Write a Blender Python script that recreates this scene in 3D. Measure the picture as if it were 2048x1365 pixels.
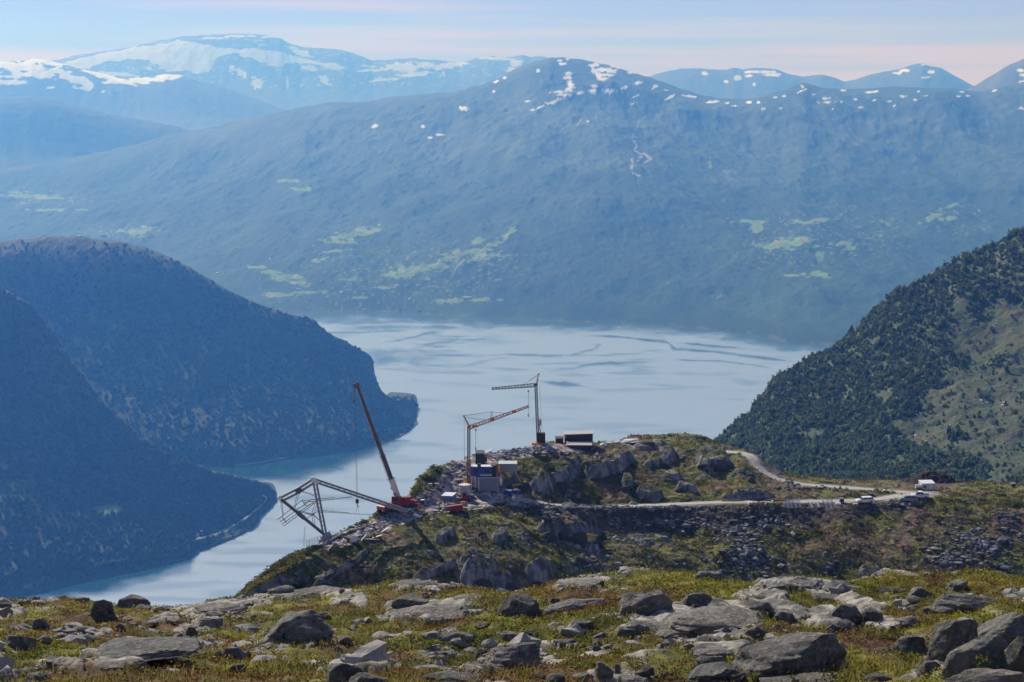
import bpy, math, random
import numpy as np
from mathutils import Vector, Matrix
from mathutils.bvhtree import BVHTree

for o in list(bpy.data.objects):
    bpy.data.objects.remove(o)
SC = bpy.context.scene
COL = SC.collection
R = math.radians

# ------------------------------------------------------------------ camera
CAM_H = 1100.0
F_PX = 4000.0
PITCH = math.atan((682.5 - 190.0) / F_PX)
cam_data = bpy.data.cameras.new("camera")
cam_data.sensor_width = 36.0
cam_data.lens = 36.0 * F_PX / 2048.0
cam_data.clip_start = 0.5
cam_data.clip_end = 200000.0
cam = bpy.data.objects.new("camera", cam_data)
COL.objects.link(cam)
cam.location = (0, 0, CAM_H)
cam.rotation_euler = (math.pi / 2 - PITCH, 0, 0)
SC.camera = cam
SC.render.resolution_x = 1024
SC.render.resolution_y = 682

# ------------------------------------------------------------------ light
SUN_AZ = R(-32.0)      # towards the fjord, left of the view axis
SUN_EL = R(38.0)
sun_dir = Vector((math.sin(SUN_AZ) * math.cos(SUN_EL), math.cos(SUN_AZ) * math.cos(SUN_EL), math.sin(SUN_EL)))
sd = bpy.data.lights.new("sun", 'SUN')
sd.energy = 5.0
sd.angle = R(0.5)
sd.color = (1.0, 0.97, 0.94)
sun = bpy.data.objects.new("sun", sd)
COL.objects.link(sun)
sun.rotation_euler = sun_dir.to_track_quat('Z', 'Y').to_euler()

world = bpy.data.worlds.new("World")
SC.world = world
world.use_nodes = True
wn = world.node_tree.nodes
wl = world.node_tree.links
wn.clear()
w_out = wn.new('ShaderNodeOutputWorld')
w_bg = wn.new('ShaderNodeBackground')
w_sky = wn.new('ShaderNodeTexSky')
w_sky.sky_type = 'NISHITA'
w_sky.sun_disc = False
w_sky.sun_elevation = SUN_EL
w_sky.sun_rotation = SUN_AZ % (2 * math.pi)
w_sky.altitude = 1000.0
w_sky.air_density = 1.0
w_sky.dust_density = 0.6
w_sky.ozone_density = 2.0
w_bg.inputs['Strength'].default_value = 0.065
# thin stratus bands, stretched along the horizon
w_tc = wn.new('ShaderNodeTexCoord')
w_map = wn.new('ShaderNodeMapping')
w_map.inputs['Scale'].default_value = (2.2, 2.2, 62.0)
w_map.inputs['Location'].default_value = (0.3, 0.0, 1.15)
w_map.inputs['Rotation'].default_value = (0, R(0.35), 0)
w_n = wn.new('ShaderNodeTexNoise')
w_n.inputs['Scale'].default_value = 1.35
w_n.inputs['Detail'].default_value = 4.0
w_n.inputs['Roughness'].default_value = 0.48
w_r = wn.new('ShaderNodeValToRGB')
w_r.color_ramp.elements[0].position = 0.42
w_r.color_ramp.elements[1].position = 0.64
w_mix = wn.new('ShaderNodeMixRGB')
w_mix.inputs[1].default_value = (5.5, 6.2, 18.5, 1)
w_mix.inputs[2].default_value = (10.0, 7.4, 8.6, 1)
w_sep = wn.new('ShaderNodeSeparateXYZ')
w_hr = wn.new('ShaderNodeMapRange')
w_hr.inputs['From Min'].default_value = 0.04
w_hr.inputs['From Max'].default_value = 0.22
w_hr.inputs['To Min'].default_value = 0.92
w_hr.inputs['To Max'].default_value = 0.12
w_fin = wn.new('ShaderNodeMixRGB')
wl.new(w_tc.outputs['Generated'], w_map.inputs['Vector'])
wl.new(w_map.outputs['Vector'], w_n.inputs['Vector'])
w_g = wn.new('ShaderNodeMapRange')
w_g.inputs['From Min'].default_value = 0.006
w_g.inputs['From Max'].default_value = 0.032
w_g.inputs['To Min'].default_value = 0.22
w_g.inputs['To Max'].default_value = -0.06
w_add = wn.new('ShaderNodeMath')
wl.new(w_n.outputs['Fac'], w_add.inputs[0])
wl.new(w_g.outputs['Result'], w_add.inputs[1])
wl.new(w_add.outputs['Value'], w_r.inputs['Fac'])
wl.new(w_r.outputs['Color'], w_mix.inputs['Fac'])
wl.new(w_tc.outputs['Generated'], w_sep.inputs['Vector'])
wl.new(w_sep.outputs['Z'], w_hr.inputs['Value'])
wl.new(w_sep.outputs['Z'], w_g.inputs['Value'])
wl.new(w_hr.outputs['Result'], w_fin.inputs['Fac'])
wl.new(w_sky.outputs['Color'], w_fin.inputs[1])
wl.new(w_mix.outputs['Color'], w_fin.inputs[2])
wl.new(w_fin.outputs['Color'], w_bg.inputs['Color'])
wl.new(w_bg.outputs['Background'], w_out.inputs['Surface'])

SC.view_settings.view_transform = 'Standard'
SC.view_settings.look = 'None'
SC.view_settings.exposure = 0.0
SC.view_settings.gamma = 1.0
SC.render.engine = 'CYCLES'
SC.cycles.use_denoising = True
SC.cycles.max_bounces = 5
SC.cycles.diffuse_bounces = 2
SC.cycles.glossy_bounces = 3
SC.cycles.transmission_bounces = 2
SC.cycles.volume_bounces = 0
SC.cycles.sample_clamp_indirect = 4.0
SC.cycles.caustics_reflective = False
SC.cycles.caustics_refractive = False

# ------------------------------------------------------------------ helpers
ca, sa = math.cos(PITCH), math.sin(PITCH)

def at(px, py, Y):
    """photo pixel + distance along the view -> world point"""
    u = (px - 1024.0) / F_PX
    v = (682.5 - py) / F_PX
    dy = ca + v * sa
    dz = -sa + v * ca
    t = Y / dy
    return Vector((u * t, Y, CAM_H + dz * t))

def at_np(px, py, Y):
    u = (px - 1024.0) / F_PX
    v = (682.5 - py) / F_PX
    dy = ca + v * sa
    dz = -sa + v * ca
    t = Y / dy
    return np.stack([u * t, Y + 0 * t, CAM_H + dz * t], axis=-1)

def water_Y(px, py, z=0.0):
    v = (682.5 - py) / F_PX
    dy = ca + v * sa
    dz = -sa + v * ca
    return (z - CAM_H) / dz * dy

def proj_np(P):
    x = P[..., 0]; y = P[..., 1]; z = P[..., 2] - CAM_H
    f = y * ca - z * sa
    up = y * sa + z * ca
    return 1024.0 + F_PX * x / f, 682.5 - F_PX * up / f

def hash3(ix, iy, iz, seed):
    h = (ix * 374761393 + iy * 668265263 + iz * 2147483647 + seed * 1274126177) & 0xffffffff
    h = ((h ^ (h >> 13)) * 1274126177) & 0xffffffff
    h = ((h ^ (h >> 16)) * 2246822519) & 0xffffffff
    return ((h ^ (h >> 15)) & 0xffffff) / float(0xffffff)

def vnoise(x, y, z=None, seed=0):
    if z is None:
        z = np.zeros_like(x)
    xf = np.floor(x); yf = np.floor(y); zf = np.floor(z)
    ix = xf.astype(np.int64); iy = yf.astype(np.int64); iz = zf.astype(np.int64)
    fx = x - xf; fy = y - yf; fz = z - zf
    fx = fx * fx * (3 - 2 * fx); fy = fy * fy * (3 - 2 * fy); fz = fz * fz * (3 - 2 * fz)
    def H(a, b, c):
        return hash3(ix + a, iy + b, iz + c, seed)
    x00 = H(0, 0, 0) * (1 - fx) + H(1, 0, 0) * fx
    x10 = H(0, 1, 0) * (1 - fx) + H(1, 1, 0) * fx
    a = x00 * (1 - fy) + x10 * fy
    if np.any(fz):
        x01 = H(0, 0, 1) * (1 - fx) + H(1, 0, 1) * fx
        x11 = H(0, 1, 1) * (1 - fx) + H(1, 1, 1) * fx
        b = x01 * (1 - fy) + x11 * fy
        a = a * (1 - fz) + b * fz
    return a * 2 - 1

def fbm(x, y, z=None, octv=4, seed=0, gain=0.5, lac=2.03):
    s = 0; amp = 1.0; tot = 0
    c, sn = math.cos(0.6), math.sin(0.6)
    for i in range(octv):
        s = s + amp * vnoise(x, y, z, seed + i * 17)
        tot += amp
        amp *= gain
        x, y = (x * c - y * sn) * lac, (x * sn + y * c) * lac
        if z is not None:
            z = z * lac
    return s / tot

def ridged(x, y, octv=4, seed=0, gain=0.5):
    s = 0; amp = 1.0; tot = 0
    for i in range(octv):
        s = s + amp * (1 - np.abs(vnoise(x, y, None, seed + i * 13)) * 2)
        tot += amp; amp *= gain
        x, y = x * 1.62 - y * 1.2, x * 1.2 + y * 1.62
    return s / tot

def sstep(a, b, x):
    t = np.clip((x - a) / (b - a + 1e-12), 0, 1)
    return t * t * (3 - 2 * t)

def knots(k, cols):
    k = sorted(k)
    return np.interp(cols, [a[0] for a in k], [a[1] for a in k])

def smooth1(a, n):
    if n < 1:
        return a
    ker = np.hanning(2 * n + 3)[1:-1]; ker /= ker.sum()
    p = np.pad(a, n, mode='edge')
    return np.convolve(p, ker, mode='valid')

def pchip(P, ns):
    """P: (L, C, 3) lines; ns segments between consecutive lines -> (rows, C, 3)"""
    L = P.shape[0]
    d = P[1:] - P[:-1]
    m = np.zeros_like(P)
    m[0] = d[0]; m[-1] = d[-1]
    for i in range(1, L - 1):
        same = d[i - 1] * d[i] > 0
        hm = 2 * d[i - 1] * d[i] / np.where(same, d[i - 1] + d[i], 1)
        m[i] = np.where(same, hm, 0)
    out = []
    for i in range(L - 1):
        n = ns[i]
        for j in range(n + (1 if i == L - 2 else 0)):
            t = j / n
            h00 = 2 * t**3 - 3 * t**2 + 1; h10 = t**3 - 2 * t**2 + t
            h01 = -2 * t**3 + 3 * t**2; h11 = t**3 - t**2
            out.append(h00 * P[i] + h10 * m[i] + h01 * P[i + 1] + h11 * m[i + 1])
    return np.array(out)

def loft(cols, lines, ns, sm=2):
    """lines: near to far; each (py knots, Y knots) or ('z', z knots, Y knots, py_for_column)"""
    L = []
    for ln in lines:
        if ln[0] == 'z':
            z = knots(ln[1], cols); Y = smooth1(knots(ln[2], cols), sm)
            pyr = knots(ln[3], cols)
            p = at_np(cols, pyr, Y)
            p[..., 2] = z
        elif ln[0] == 'w':
            py = smooth1(knots(ln[1], cols), sm)
            Y = water_Y(cols, py, ln[2])
            p = at_np(cols, py, Y)
        else:
            py = smooth1(knots(ln[0], cols), sm); Y = smooth1(knots(ln[1], cols), sm)
            p = at_np(cols, py, Y)
        L.append(p)
    return pchip(np.array(L), ns)

def normals_np(G):
    du = np.gradient(G, axis=1); dv = np.gradient(G, axis=0)
    n = np.cross(du, dv)
    n /= (np.linalg.norm(n, axis=-1, keepdims=True) + 1e-9)
    return np.where(n[..., 2:3] < 0, -n, n)

def mesh_np(name, V, F, mat=None, colors=None, smooth=True, parent=None):
    """V (n,3), F (m,k) all faces same size"""
    me = bpy.data.meshes.new(name)
    V = np.asarray(V, dtype=np.float32); F = np.asarray(F, dtype=np.int32)
    k = F.shape[1]
    me.vertices.add(len(V)); me.vertices.foreach_set('co', V.ravel())
    me.loops.add(F.size); me.loops.foreach_set('vertex_index', F.ravel())
    me.polygons.add(len(F))
    me.polygons.foreach_set('loop_start', np.arange(0, F.size, k, dtype=np.int32))
    me.polygons.foreach_set('loop_total', np.full(len(F), k, dtype=np.int32))
    me.polygons.foreach_set('use_smooth', np.full(len(F), smooth, dtype=bool))
    me.update(calc_edges=True)
    if colors is not None:
        at_ = me.color_attributes.new('Col', 'FLOAT_COLOR', 'POINT')
        c = np.ones((len(V), 4), dtype=np.float32); c[:, :colors.shape[-1]] = colors
        at_.data.foreach_set('color', c.ravel())
    if mat: me.materials.append(mat)
    o = bpy.data.objects.new(name, me)
    COL.objects.link(o)
    if parent: o.parent = parent
    return o

def grid_faces(nr, nc):
    idx = np.arange(nr * nc).reshape(nr, nc)
    return np.stack([idx[:-1, :-1], idx[:-1, 1:], idx[1:, 1:], idx[1:, :-1]], axis=-1).reshape(-1, 4)

def grid_obj(name, G, mat, colors):
    nr, nc = G.shape[:2]
    return mesh_np(name, G.reshape(-1, 3), grid_faces(nr, nc), mat, colors.reshape(-1, colors.shape[-1]))

def structure(o, label=None):
    o['kind'] = 'structure'
    if label: o['label'] = label
    return o

def tag(o, label, cat=None, group=None, kind=None):
    o['label'] = label
    if cat: o['category'] = cat
    if group: o['group'] = group
    if kind: o['kind'] = kind
    return o

def mixc(a, b, t):
    t = np.asarray(t)[..., None]
    return np.asarray(a) * (1 - t) + np.asarray(b) * t

def ell(px, py, cx, cy, rx, ry, ang=0.0):
    """>0 inside, 0 at the edge"""
    c, s = math.cos(R(ang)), math.sin(R(ang))
    dx, dy = px - cx, py - cy
    return 1 - np.hypot((dx * c + dy * s) / rx, (-dx * s + dy * c) / ry)

def patches(px, py, lst, warp):
    m = np.full(px.shape, -9.0)
    for e in lst:
        m = np.maximum(m, ell(px, py, *e))
    return m + warp

def polyline_dist(px, py, pts):
    d = np.full(px.shape, 1e9)
    for (x0, y0), (x1, y1) in zip(pts[:-1], pts[1:]):
        vx, vy = x1 - x0, y1 - y0
        t = np.clip(((px - x0) * vx + (py - y0) * vy) / (vx * vx + vy * vy + 1e-9), 0, 1)
        d = np.minimum(d, np.hypot(px - x0 - t * vx, py - y0 - t * vy))
    return d

def in_poly(px, py, poly):
    ins = np.zeros(px.shape, bool)
    n = len(poly)
    for i in range(n):
        x0, y0 = poly[i]; x1, y1 = poly[(i + 1) % n]
        c = ((y0 > py) != (y1 > py)) & (px < (x1 - x0) * (py - y0) / (y1 - y0 + 1e-9) + x0)
        ins ^= c
    return ins

# ------------------------------------------------------------------ materials
def attr_mat(name, scale=1.0, var=0.35, bump=0.3, bscale=None, rough=0.9, detail=6.0, bdist=0.1, spec=0.2):
    m = bpy.data.materials.new(name)
    m.use_nodes = True
    nt = m.node_tree; n = nt.nodes; l = nt.links
    b = n['Principled BSDF']
    b.inputs['Roughness'].default_value = rough
    b.inputs['Specular IOR Level'].default_value = spec
    a = n.new('ShaderNodeAttribute'); a.attribute_name = 'Col'
    g = n.new('ShaderNodeNewGeometry')
    t = n.new('ShaderNodeTexNoise'); t.inputs['Scale'].default_value = scale
    t.inputs['Detail'].default_value = detail; t.inputs['Roughness'].default_value = 0.65
    mr = n.new('ShaderNodeMapRange')
    mr.inputs['From Min'].default_value = 0.28; mr.inputs['From Max'].default_value = 0.72
    mr.inputs['To Min'].default_value = 1 - var; mr.inputs['To Max'].default_value = 1 + var
    mx = n.new('ShaderNodeVectorMath'); mx.operation = 'SCALE'
    l.new(g.outputs['Position'], t.inputs['Vector'])
    l.new(t.outputs['Fac'], mr.inputs['Value'])
    l.new(a.outputs['Color'], mx.inputs[0]); l.new(mr.outputs['Result'], mx.inputs['Scale'])
    l.new(mx.outputs['Vector'], b.inputs['Base Color'])
    t2 = n.new('ShaderNodeTexNoise'); t2.inputs['Scale'].default_value = bscale or scale * 2
    t2.inputs['Detail'].default_value = 5.0; t2.inputs['Roughness'].default_value = 0.6
    bp = n.new('ShaderNodeBump'); bp.inputs['Strength'].default_value = bump
    bp.inputs['Distance'].default_value = bdist
    l.new(g.outputs['Position'], t2.inputs['Vector'])
    l.new(t2.outputs['Fac'], bp.inputs['Height'])
    l.new(bp.outputs['Normal'], b.inputs['Normal'])
    return m

def leafy(m, amount=0.5):
    """let sunlight through the leaves"""
    n = m.node_tree.nodes; l = m.node_tree.links
    b = n['Principled BSDF']; b.inputs['Specular IOR Level'].default_value = 0.0
    tr = n.new('ShaderNodeBsdfTranslucent'); mx = n.new('ShaderNodeMixShader'); mx.inputs[0].default_value = amount
    src = b.inputs['Base Color'].links[0].from_socket
    l.new(src, tr.inputs['Color'])
    l.new(b.outputs[0], mx.inputs[1]); l.new(tr.outputs[0], mx.inputs[2])
    l.new(mx.outputs[0], n['Material Output'].inputs['Surface'])

def paint(name, col, rough=0.5, metal=0.0, var=0.18, scale=1.5, dirt=(0.2, 0.17, 0.14), dirt_amt=0.25, spec=0.4):
    """a painted or plain surface with uneven wear"""
    m = bpy.data.materials.new(name)
    m.use_nodes = True
    nt = m.node_tree; n = nt.nodes; l = nt.links
    b = n['Principled BSDF']
    b.inputs['Roughness'].default_value = rough
    b.inputs['Metallic'].default_value = metal
    b.inputs['Specular IOR Level'].default_value = spec
    tc = n.new('ShaderNodeTexCoord')
    t = n.new('ShaderNodeTexNoise'); t.inputs['Scale'].default_value = scale
    t.inputs['Detail'].default_value = 5.0
    r = n.new('ShaderNodeMapRange')
    r.inputs['From Min'].default_value = 0.45; r.inputs['From Max'].default_value = 0.75
    r.inputs['To Min'].default_value = 0.0; r.inputs['To Max'].default_value = dirt_amt
    mx = n.new('ShaderNodeMixRGB')
    mx.inputs[1].default_value = (*col, 1); mx.inputs[2].default_value = (*dirt, 1)
    l.new(tc.outputs['Object'], t.inputs['Vector'])
    l.new(t.outputs['Fac'], r.inputs['Value'])
    l.new(r.outputs['Result'], mx.inputs['Fac'])
    l.new(mx.outputs['Color'], b.inputs['Base Color'])
    return m

M = {}
M['far'] = attr_mat('distant_rock_and_snow', scale=0.004, var=0.18, bump=0.35, bscale=0.006, bdist=60)
M['massif'] = attr_mat('wooded_mountain', scale=0.012, var=0.28, bump=0.4, bscale=0.02, bdist=22)
M['woods'] = attr_mat('wooded_slope', scale=0.03, var=0.3, bump=0.6, bscale=0.06, bdist=8)
M['hill'] = attr_mat('mountain_heath', scale=0.35, var=0.5, bump=0.7, bscale=0.9, bdist=0.6, rough=0.95)
M['near'] = attr_mat('moss_and_heather', scale=5.0, var=0.5, bump=0.9, bscale=16, bdist=0.06, rough=0.95, detail=8)
M['crown'] = attr_mat('birch_leaves', scale=0.25, var=0.3, bump=0.2, bscale=1.0, bdist=0.3, rough=0.8)
M['tuft'] = attr_mat('heath_leaves', scale=8, var=0.3, bump=0.0, rough=0.75)
leafy(M['crown'], 0.5); leafy(M['tuft'], 0.5)
M['stone'] = attr_mat('broken_stone', scale=2.0, var=0.3, bump=0.4, bscale=5, bdist=0.1, rough=0.9)
# ================================================================== TERRAIN
SHADE = {}
# ---------------- distant ranges
def far_range(name, sky, Ysky, base_py, Ybase, cols, seed, noise_px, colorf, Yback=None, rows=70, hf=1.0):
    dY = Ysky - Ybase
    lines = [
        ('z', [(-999, -4.0)], [(-999, Ybase - 0.25 * dY)], [(-999, base_py)]),
        ([(-999, base_py)], [(-999, Ybase)]),
        ([(c, base_py + (p - base_py) * 0.45) for c, p in sky], [(-999, Ybase + 0.5 * dY)]),
        (sky, [(-999, Ysky)]),
        ([(c, p + 50) for c, p in sky], [(-999, Ysky + dY * 0.8)]),
    ]
    G = loft(cols, lines, [4, rows // 2, rows, 10], sm=2)
    px, py = proj_np(G)
    m_px = G[..., 1] / F_PX
    k = 1.0 / (45 * hf)
    X, Y = G[..., 0] / m_px * k, G[..., 1] / m_px.mean() * k * 0.35
    nz = ridged(X, Y, 5, seed, 0.55) * 0.8 + fbm(X * 3, Y * 3, None, 4, seed + 5) * 0.5
    G[..., 2] += nz * noise_px * m_px
    G[0, :, 2] = -4.0
    N = normals_np(G)
    col = colorf(px, py, G, N, nz)
    return structure(grid_obj(name, G, M['far'], col))

ROCK_FAR = (0.10, 0.10, 0.11)
SNOW = (0.85, 0.86, 0.88)

glacier = [(105, 130), (200, 108), (300, 92), (360, 80), (385, 82), (400, 92), (440, 97), (500, 100), (560, 104), (575, 110), (600, 116), (640, 128),
           (690, 132), (700, 138), (660, 140), (610, 128), (575, 126), (560, 138), (535, 128), (500, 120), (470, 106), (440, 112), (425, 125), (415, 146), (385, 146),
           (330, 140), (300, 122), (250, 118), (200, 128), (180, 142), (140, 132)]
def col_glacier(px, py, G, N, nz):
    w1 = fbm(px / 26, py / 9, None, 5, 3) * 12
    w2 = fbm(px / 22 + 9, py / 7, None, 4, 4) * 5
    ice = in_poly(px + w1, py + w2, glacier)
    bits = patches(px, py, [(515, 165, 14, 12), (465, 140, 10, 8), (480, 145, 14, 7, 30), (575, 165, 3, 12), (620, 140, 16, 7, 20), (650, 160, 12, 8, 30), (480, 74, 30, 2.5), (430, 77, 25, 2.5), (540, 76, 18, 2),
                            (800, 135, 40, 9), (860, 133, 50, 6, 5), (770, 160, 40, 4, -8), (830, 150, 45, 5, -5), (900, 132, 35, 5, -8), (1030, 128, 14, 9), (1022, 140, 8, 8, 40), (1000, 118, 40, 3), (730, 132, 20, 3, 10),
                            (345, 120, 35, 4, -10), (240, 150, 60, 4, 5), (350, 138, 50, 6), (600, 105, 22, 6, 20), (740, 142, 24, 3)], fbm(px / 12, py / 5, None, 4, 8) * 0.9)
    s = np.where(ice, 1.0, sstep(0.0, 0.12, bits))
    spk = (fbm(px / 7, py / 3.2, None, 4, 77) > 0.38) & (py < 175)
    s = np.maximum(s, spk * 0.55)
    return mixc(ROCK_FAR, (0.50, 0.52, 0.56), s)  # ice duller than the other snow: cloud shadow put into its colour
sky3 = [(-400, 150), (0, 140), (100, 124), (150, 112), (200, 105), (260, 96), (330, 80), (380, 73), (430, 71), (480, 69), (530, 71), (560, 77), (580, 88), (600, 95), (640, 98), (680, 100), (720, 112), (745, 124),
        (790, 119), (830, 118), (880, 123), (920, 127), (950, 119), (980, 114), (1010, 116), (1045, 112), (1060, 117), (1085, 114), (1110, 124), (1180, 150), (1300, 170), (1500, 180), (2400, 190)]
structure(far_range('distant_glacier_mountain', sky3, 33000.0, 270, 27000.0, np.arange(-300, 1340, 1.8), 11, 3.0, col_glacier, rows=110))
def col_lh(px, py, G, N, nz):
    w = fbm(px / 16, py / 6, None, 5, 21) * 0.9
    m = patches(px, py, [(30, 135, 60, 14), (70, 150, 60, 10), (100, 125, 60, 8, 8), (180, 140, 60, 7, 18), (230, 160, 40, 6, 14), (290, 160, 70, 5, -3), (340, 152, 40, 3), (20, 165, 40, 5), (100, 175, 14, 4), (250, 165, 50, 4),
                         (150, 160, 50, 10, 20), (170, 178, 20, 5)], w)
    return mixc(ROCK_FAR, SNOW, sstep(0.0, 0.15, m))
skyL = [(-400, 128), (-100, 124), (0, 123), (50, 122), (65, 118), (90, 120), (130, 130), (180, 143), (230, 154), (280, 157), (330, 150), (365, 152), (400, 162), (440, 172), (500, 195), (600, 230), (900, 300)]
structure(far_range('distant_snow_ridge', skyL, 26000.0, 300, 22500.0, np.arange(-300, 800, 2.0), 31, 2.6, col_lh, rows=80))
def col_r(px, py, G, N, nz):
    m = patches(px, py, [(1410, 147, 6, 4), (1475, 157, 7, 5), (1452, 164, 5, 3), (1498, 152, 8, 3), (1520, 145, 40, 3), (1545, 150, 20, 4), (1508, 170, 4, 4), (1792, 147, 10, 3), (1810, 142, 12, 3), (1862, 146, 7, 4), (1845, 131, 5, 2), (1850, 156, 10, 2)],
                fbm(px / 9, py / 5, None, 4, 51) * 0.7)
    return mixc(ROCK_FAR, SNOW, sstep(0.0, 0.2, m))
sky4 = [(1000, 220), (1250, 170), (1300, 153), (1340, 142), (1380, 137), (1420, 139), (1450, 141), (1468, 137), (1485, 141), (1515, 136), (1550, 139), (1580, 149), (1605, 155), (1645, 150), (1668, 156), (1690, 165), (1715, 159),
        (1740, 150), (1775, 143), (1800, 139), (1825, 131), (1845, 128), (1858, 134), (1880, 136), (1905, 150), (1940, 170), (1990, 190), (2100, 205), (2400, 230)]
structure(far_range('distant_blue_peaks', sky4, 28000.0, 260, 23500.0, np.arange(1100, 2260, 2.0), 41, 2.2, col_r, rows=70))
def col_l2(px, py, G, N, nz):
    return mixc((0.05, 0.07, 0.04), (0.08, 0.09, 0.05), sstep(-0.3, 0.5, nz))
sky5 = [(-400, 215), (-100, 200), (0, 195), (60, 193), (100, 198), (160, 212), (220, 228), (280, 240), (350, 252), (400, 268), (460, 300), (600, 380)]
structure(far_range('wooded_distant_ridge', sky5, 20000.0, 420, 17500.0, np.arange(-300, 620, 2.5), 61, 2.0, col_l2, rows=70))
def col_r5(px, py, G, N, nz):
    m = patches(px, py, [(2042, 142, 9, 4), (2044, 168, 10, 7), (1990, 182, 8, 3), (2060, 150, 20, 5)], fbm(px / 8, py / 5, None, 4, 52) * 0.6)
    return mixc(mixc((0.09, 0.10, 0.07), (0.14, 0.14, 0.10), sstep(-0.3, 0.5, nz)), SNOW, sstep(0, 0.2, m))
sky6 = [(1800, 260), (1900, 205), (1935, 180), (1960, 166), (1990, 147), (2020, 130), (2048, 119), (2100, 108), (2200, 100), (2400, 110)]
structure(far_range('right_distant_mountain', sky6, 19500.0, 300, 16500.0, np.arange(1850, 2340, 2.5), 71, 2.2, col_r5, rows=60))

# ---------------- the wooded massif across the fjord
shoreC = [(-600, 640), (400, 622), (560, 622), (620, 624), (700, 626), (770, 624), (830, 628), (900, 633), (960, 637), (1050, 641), (1150, 645), (1250, 648), (1330, 652), (1400, 658), (1450, 664), (1500, 670),
          (1540, 676), (1565, 684), (1600, 688), (1655, 693), (1750, 705), (2300, 760)]
skyC = [(-600, 350), (-200, 340), (0, 336), (100, 330), (160, 318), (250, 297), (330, 278), (400, 266), (470, 248), (540, 230), (600, 218), (660, 210), (700, 209), (760, 200), (830, 191), (900, 184), (950, 170), (1000, 150),
        (1040, 132), (1075, 121), (1100, 117), (1160, 120), (1220, 132), (1260, 146), (1300, 160), (1350, 180), (1400, 196), (1440, 204), (1500, 205), (1560, 190), (1600, 171), (1612, 170), (1640, 176), (1700, 177),
        (1780, 179), (1850, 178), (1930, 181), (1960, 185), (2000, 176), (2048, 164), (2150, 150), (2400, 150)]
colsC = np.arange(-500, 2320, 1.7)
def frac_line(f, Y0, Y1):
    a = knots(shoreC, colsC); b = knots(skyC, colsC)
    return (list(zip(colsC, a + (b - a) * f)), Y0, Y1)
Ysh = water_Y(colsC, knots(shoreC, colsC), 0.0)
Ysk = knots([(-600, 17500), (400, 16500), (700, 15800), (1150, 15500), (1450, 15200), (2000, 15500), (2400, 15800)], colsC)
linesC = [('z', [(-999, -6)], list(zip(colsC, Ysh - 120)), [(-999, 640)]), ('w', shoreC, 0.0)]
for f, g in ((0.05, 0.03), (0.22, 0.15), (0.42, 0.33), (0.62, 0.56), (0.8, 0.78)):
    pyl = list(zip(colsC, knots(shoreC, colsC) * (1 - f) + knots(skyC, colsC) * f))
    linesC.append((pyl, list(zip(colsC, Ysh * (1 - g) + Ysk * g))))
linesC.append((skyC, list(zip(colsC, Ysk))))
linesC.append(([(c, p + 40) for c, p in skyC], list(zip(colsC, Ysk + 1800))))
GC = loft(colsC, linesC, [2, 6, 60, 80, 80, 70, 60, 10], sm=5)
px, py = proj_np(GC)
h = np.clip(GC[..., 2], 0, None)
X, Y = GC[..., 0] / 1400.0, GC[..., 1] / 1400.0
# gullies run down the slope
rid = ridged(X * 1.3 + 0.25 * Y, Y * 0.45, 5, 101, 0.55)
fb = fbm(X * 4, Y * 2.2, None, 5, 111, 0.6)
fine = fbm(X * 24, Y * 14, None, 3, 121, 0.6)
edge = sstep(2, 120, h) * (0.35 + 0.65 * sstep(0, 60, py - knots(skyC, np.clip(px, -600, 2400).ravel()).reshape(px.shape)))
GC[..., 2] += (rid * 72 + fb * 46 + (ridged(X * 0.5 + 3, Y * 0.33 + 1, 3, 104) - 0.4) * 120) * edge * (0.6 + 0.6 * sstep(100, 900, h)) + fine * 9 * edge
GC[0, :, 2] = -6; GC[1, :, 2] = -2
NC = normals_np(GC)
px, py = proj_np(GC)
h = GC[..., 2]
# tree line, heath, rock
tl = sstep(480, 820, h + fb * 260)
woodc = mixc((0.024, 0.056, 0.026), (0.046, 0.096, 0.040), sstep(-0.4, 0.6, fbm(X * 7, Y * 5, None, 4, 131)))
heath = mixc((0.070, 0.115, 0.065), (0.12, 0.155, 0.10), sstep(-0.3, 0.6, fbm(X * 6 + 3, Y * 4, None, 4, 141)))
colC = mixc(woodc, heath, tl) * 0.8
rockm = sstep(0.30, 0.55, 1 - NC[..., 2] + fine * 0.10) * sstep(200, 700, h)
colC = mixc(colC, (0.20, 0.20, 0.20), rockm * 0.6)
fields = [(700, 470, 62, 10, -14), (745, 463, 22, 5, -20), (690, 485, 30, 4), (665, 503, 30, 4, -5), (990, 488, 30, 9, -25), (955, 483, 12, 8), (1020, 465, 24, 6, -35), (930, 505, 40, 7, -6), (970, 515, 50, 10, -8),
          (820, 540, 50, 10, -10), (870, 532, 36, 7), (800, 552, 40, 5), (900, 520, 28, 7), (570, 555, 34, 8), (590, 566, 24, 5), (555, 590, 30, 5), (620, 585, 30, 4), (540, 545, 18, 5), (510, 535, 30, 4), (640, 520, 20, 5),
          (900, 602, 40, 5), (960, 600, 50, 4), (700, 560, 20, 4), (760, 575, 30, 4), (725, 595, 20, 3),
          (270, 465, 26, 8), (245, 462, 14, 4), (290, 455, 20, 3), (50, 392, 50, 4), (100, 396, 40, 4), (35, 385, 20, 3), (100, 420, 60, 3),
          (1570, 490, 50, 12, -4), (1600, 480, 26, 8), (1530, 492, 24, 5), (1515, 455, 16, 10), (1500, 443, 30, 4), (1610, 445, 30, 5), (1640, 440, 20, 4), (1690, 488, 28, 5), (1700, 495, 16, 8), (1870, 430, 30, 7, -30), (1900, 413, 24, 3, -20),
          (1898, 438, 14, 8), (1775, 450, 12, 5), (1640, 512, 8, 10), (1460, 343, 20, 5), (1630, 550, 28, 7), (1580, 552, 20, 4), (1420, 325, 3, 14), (600, 380, 30, 5), (575, 362, 30, 4)]
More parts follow.
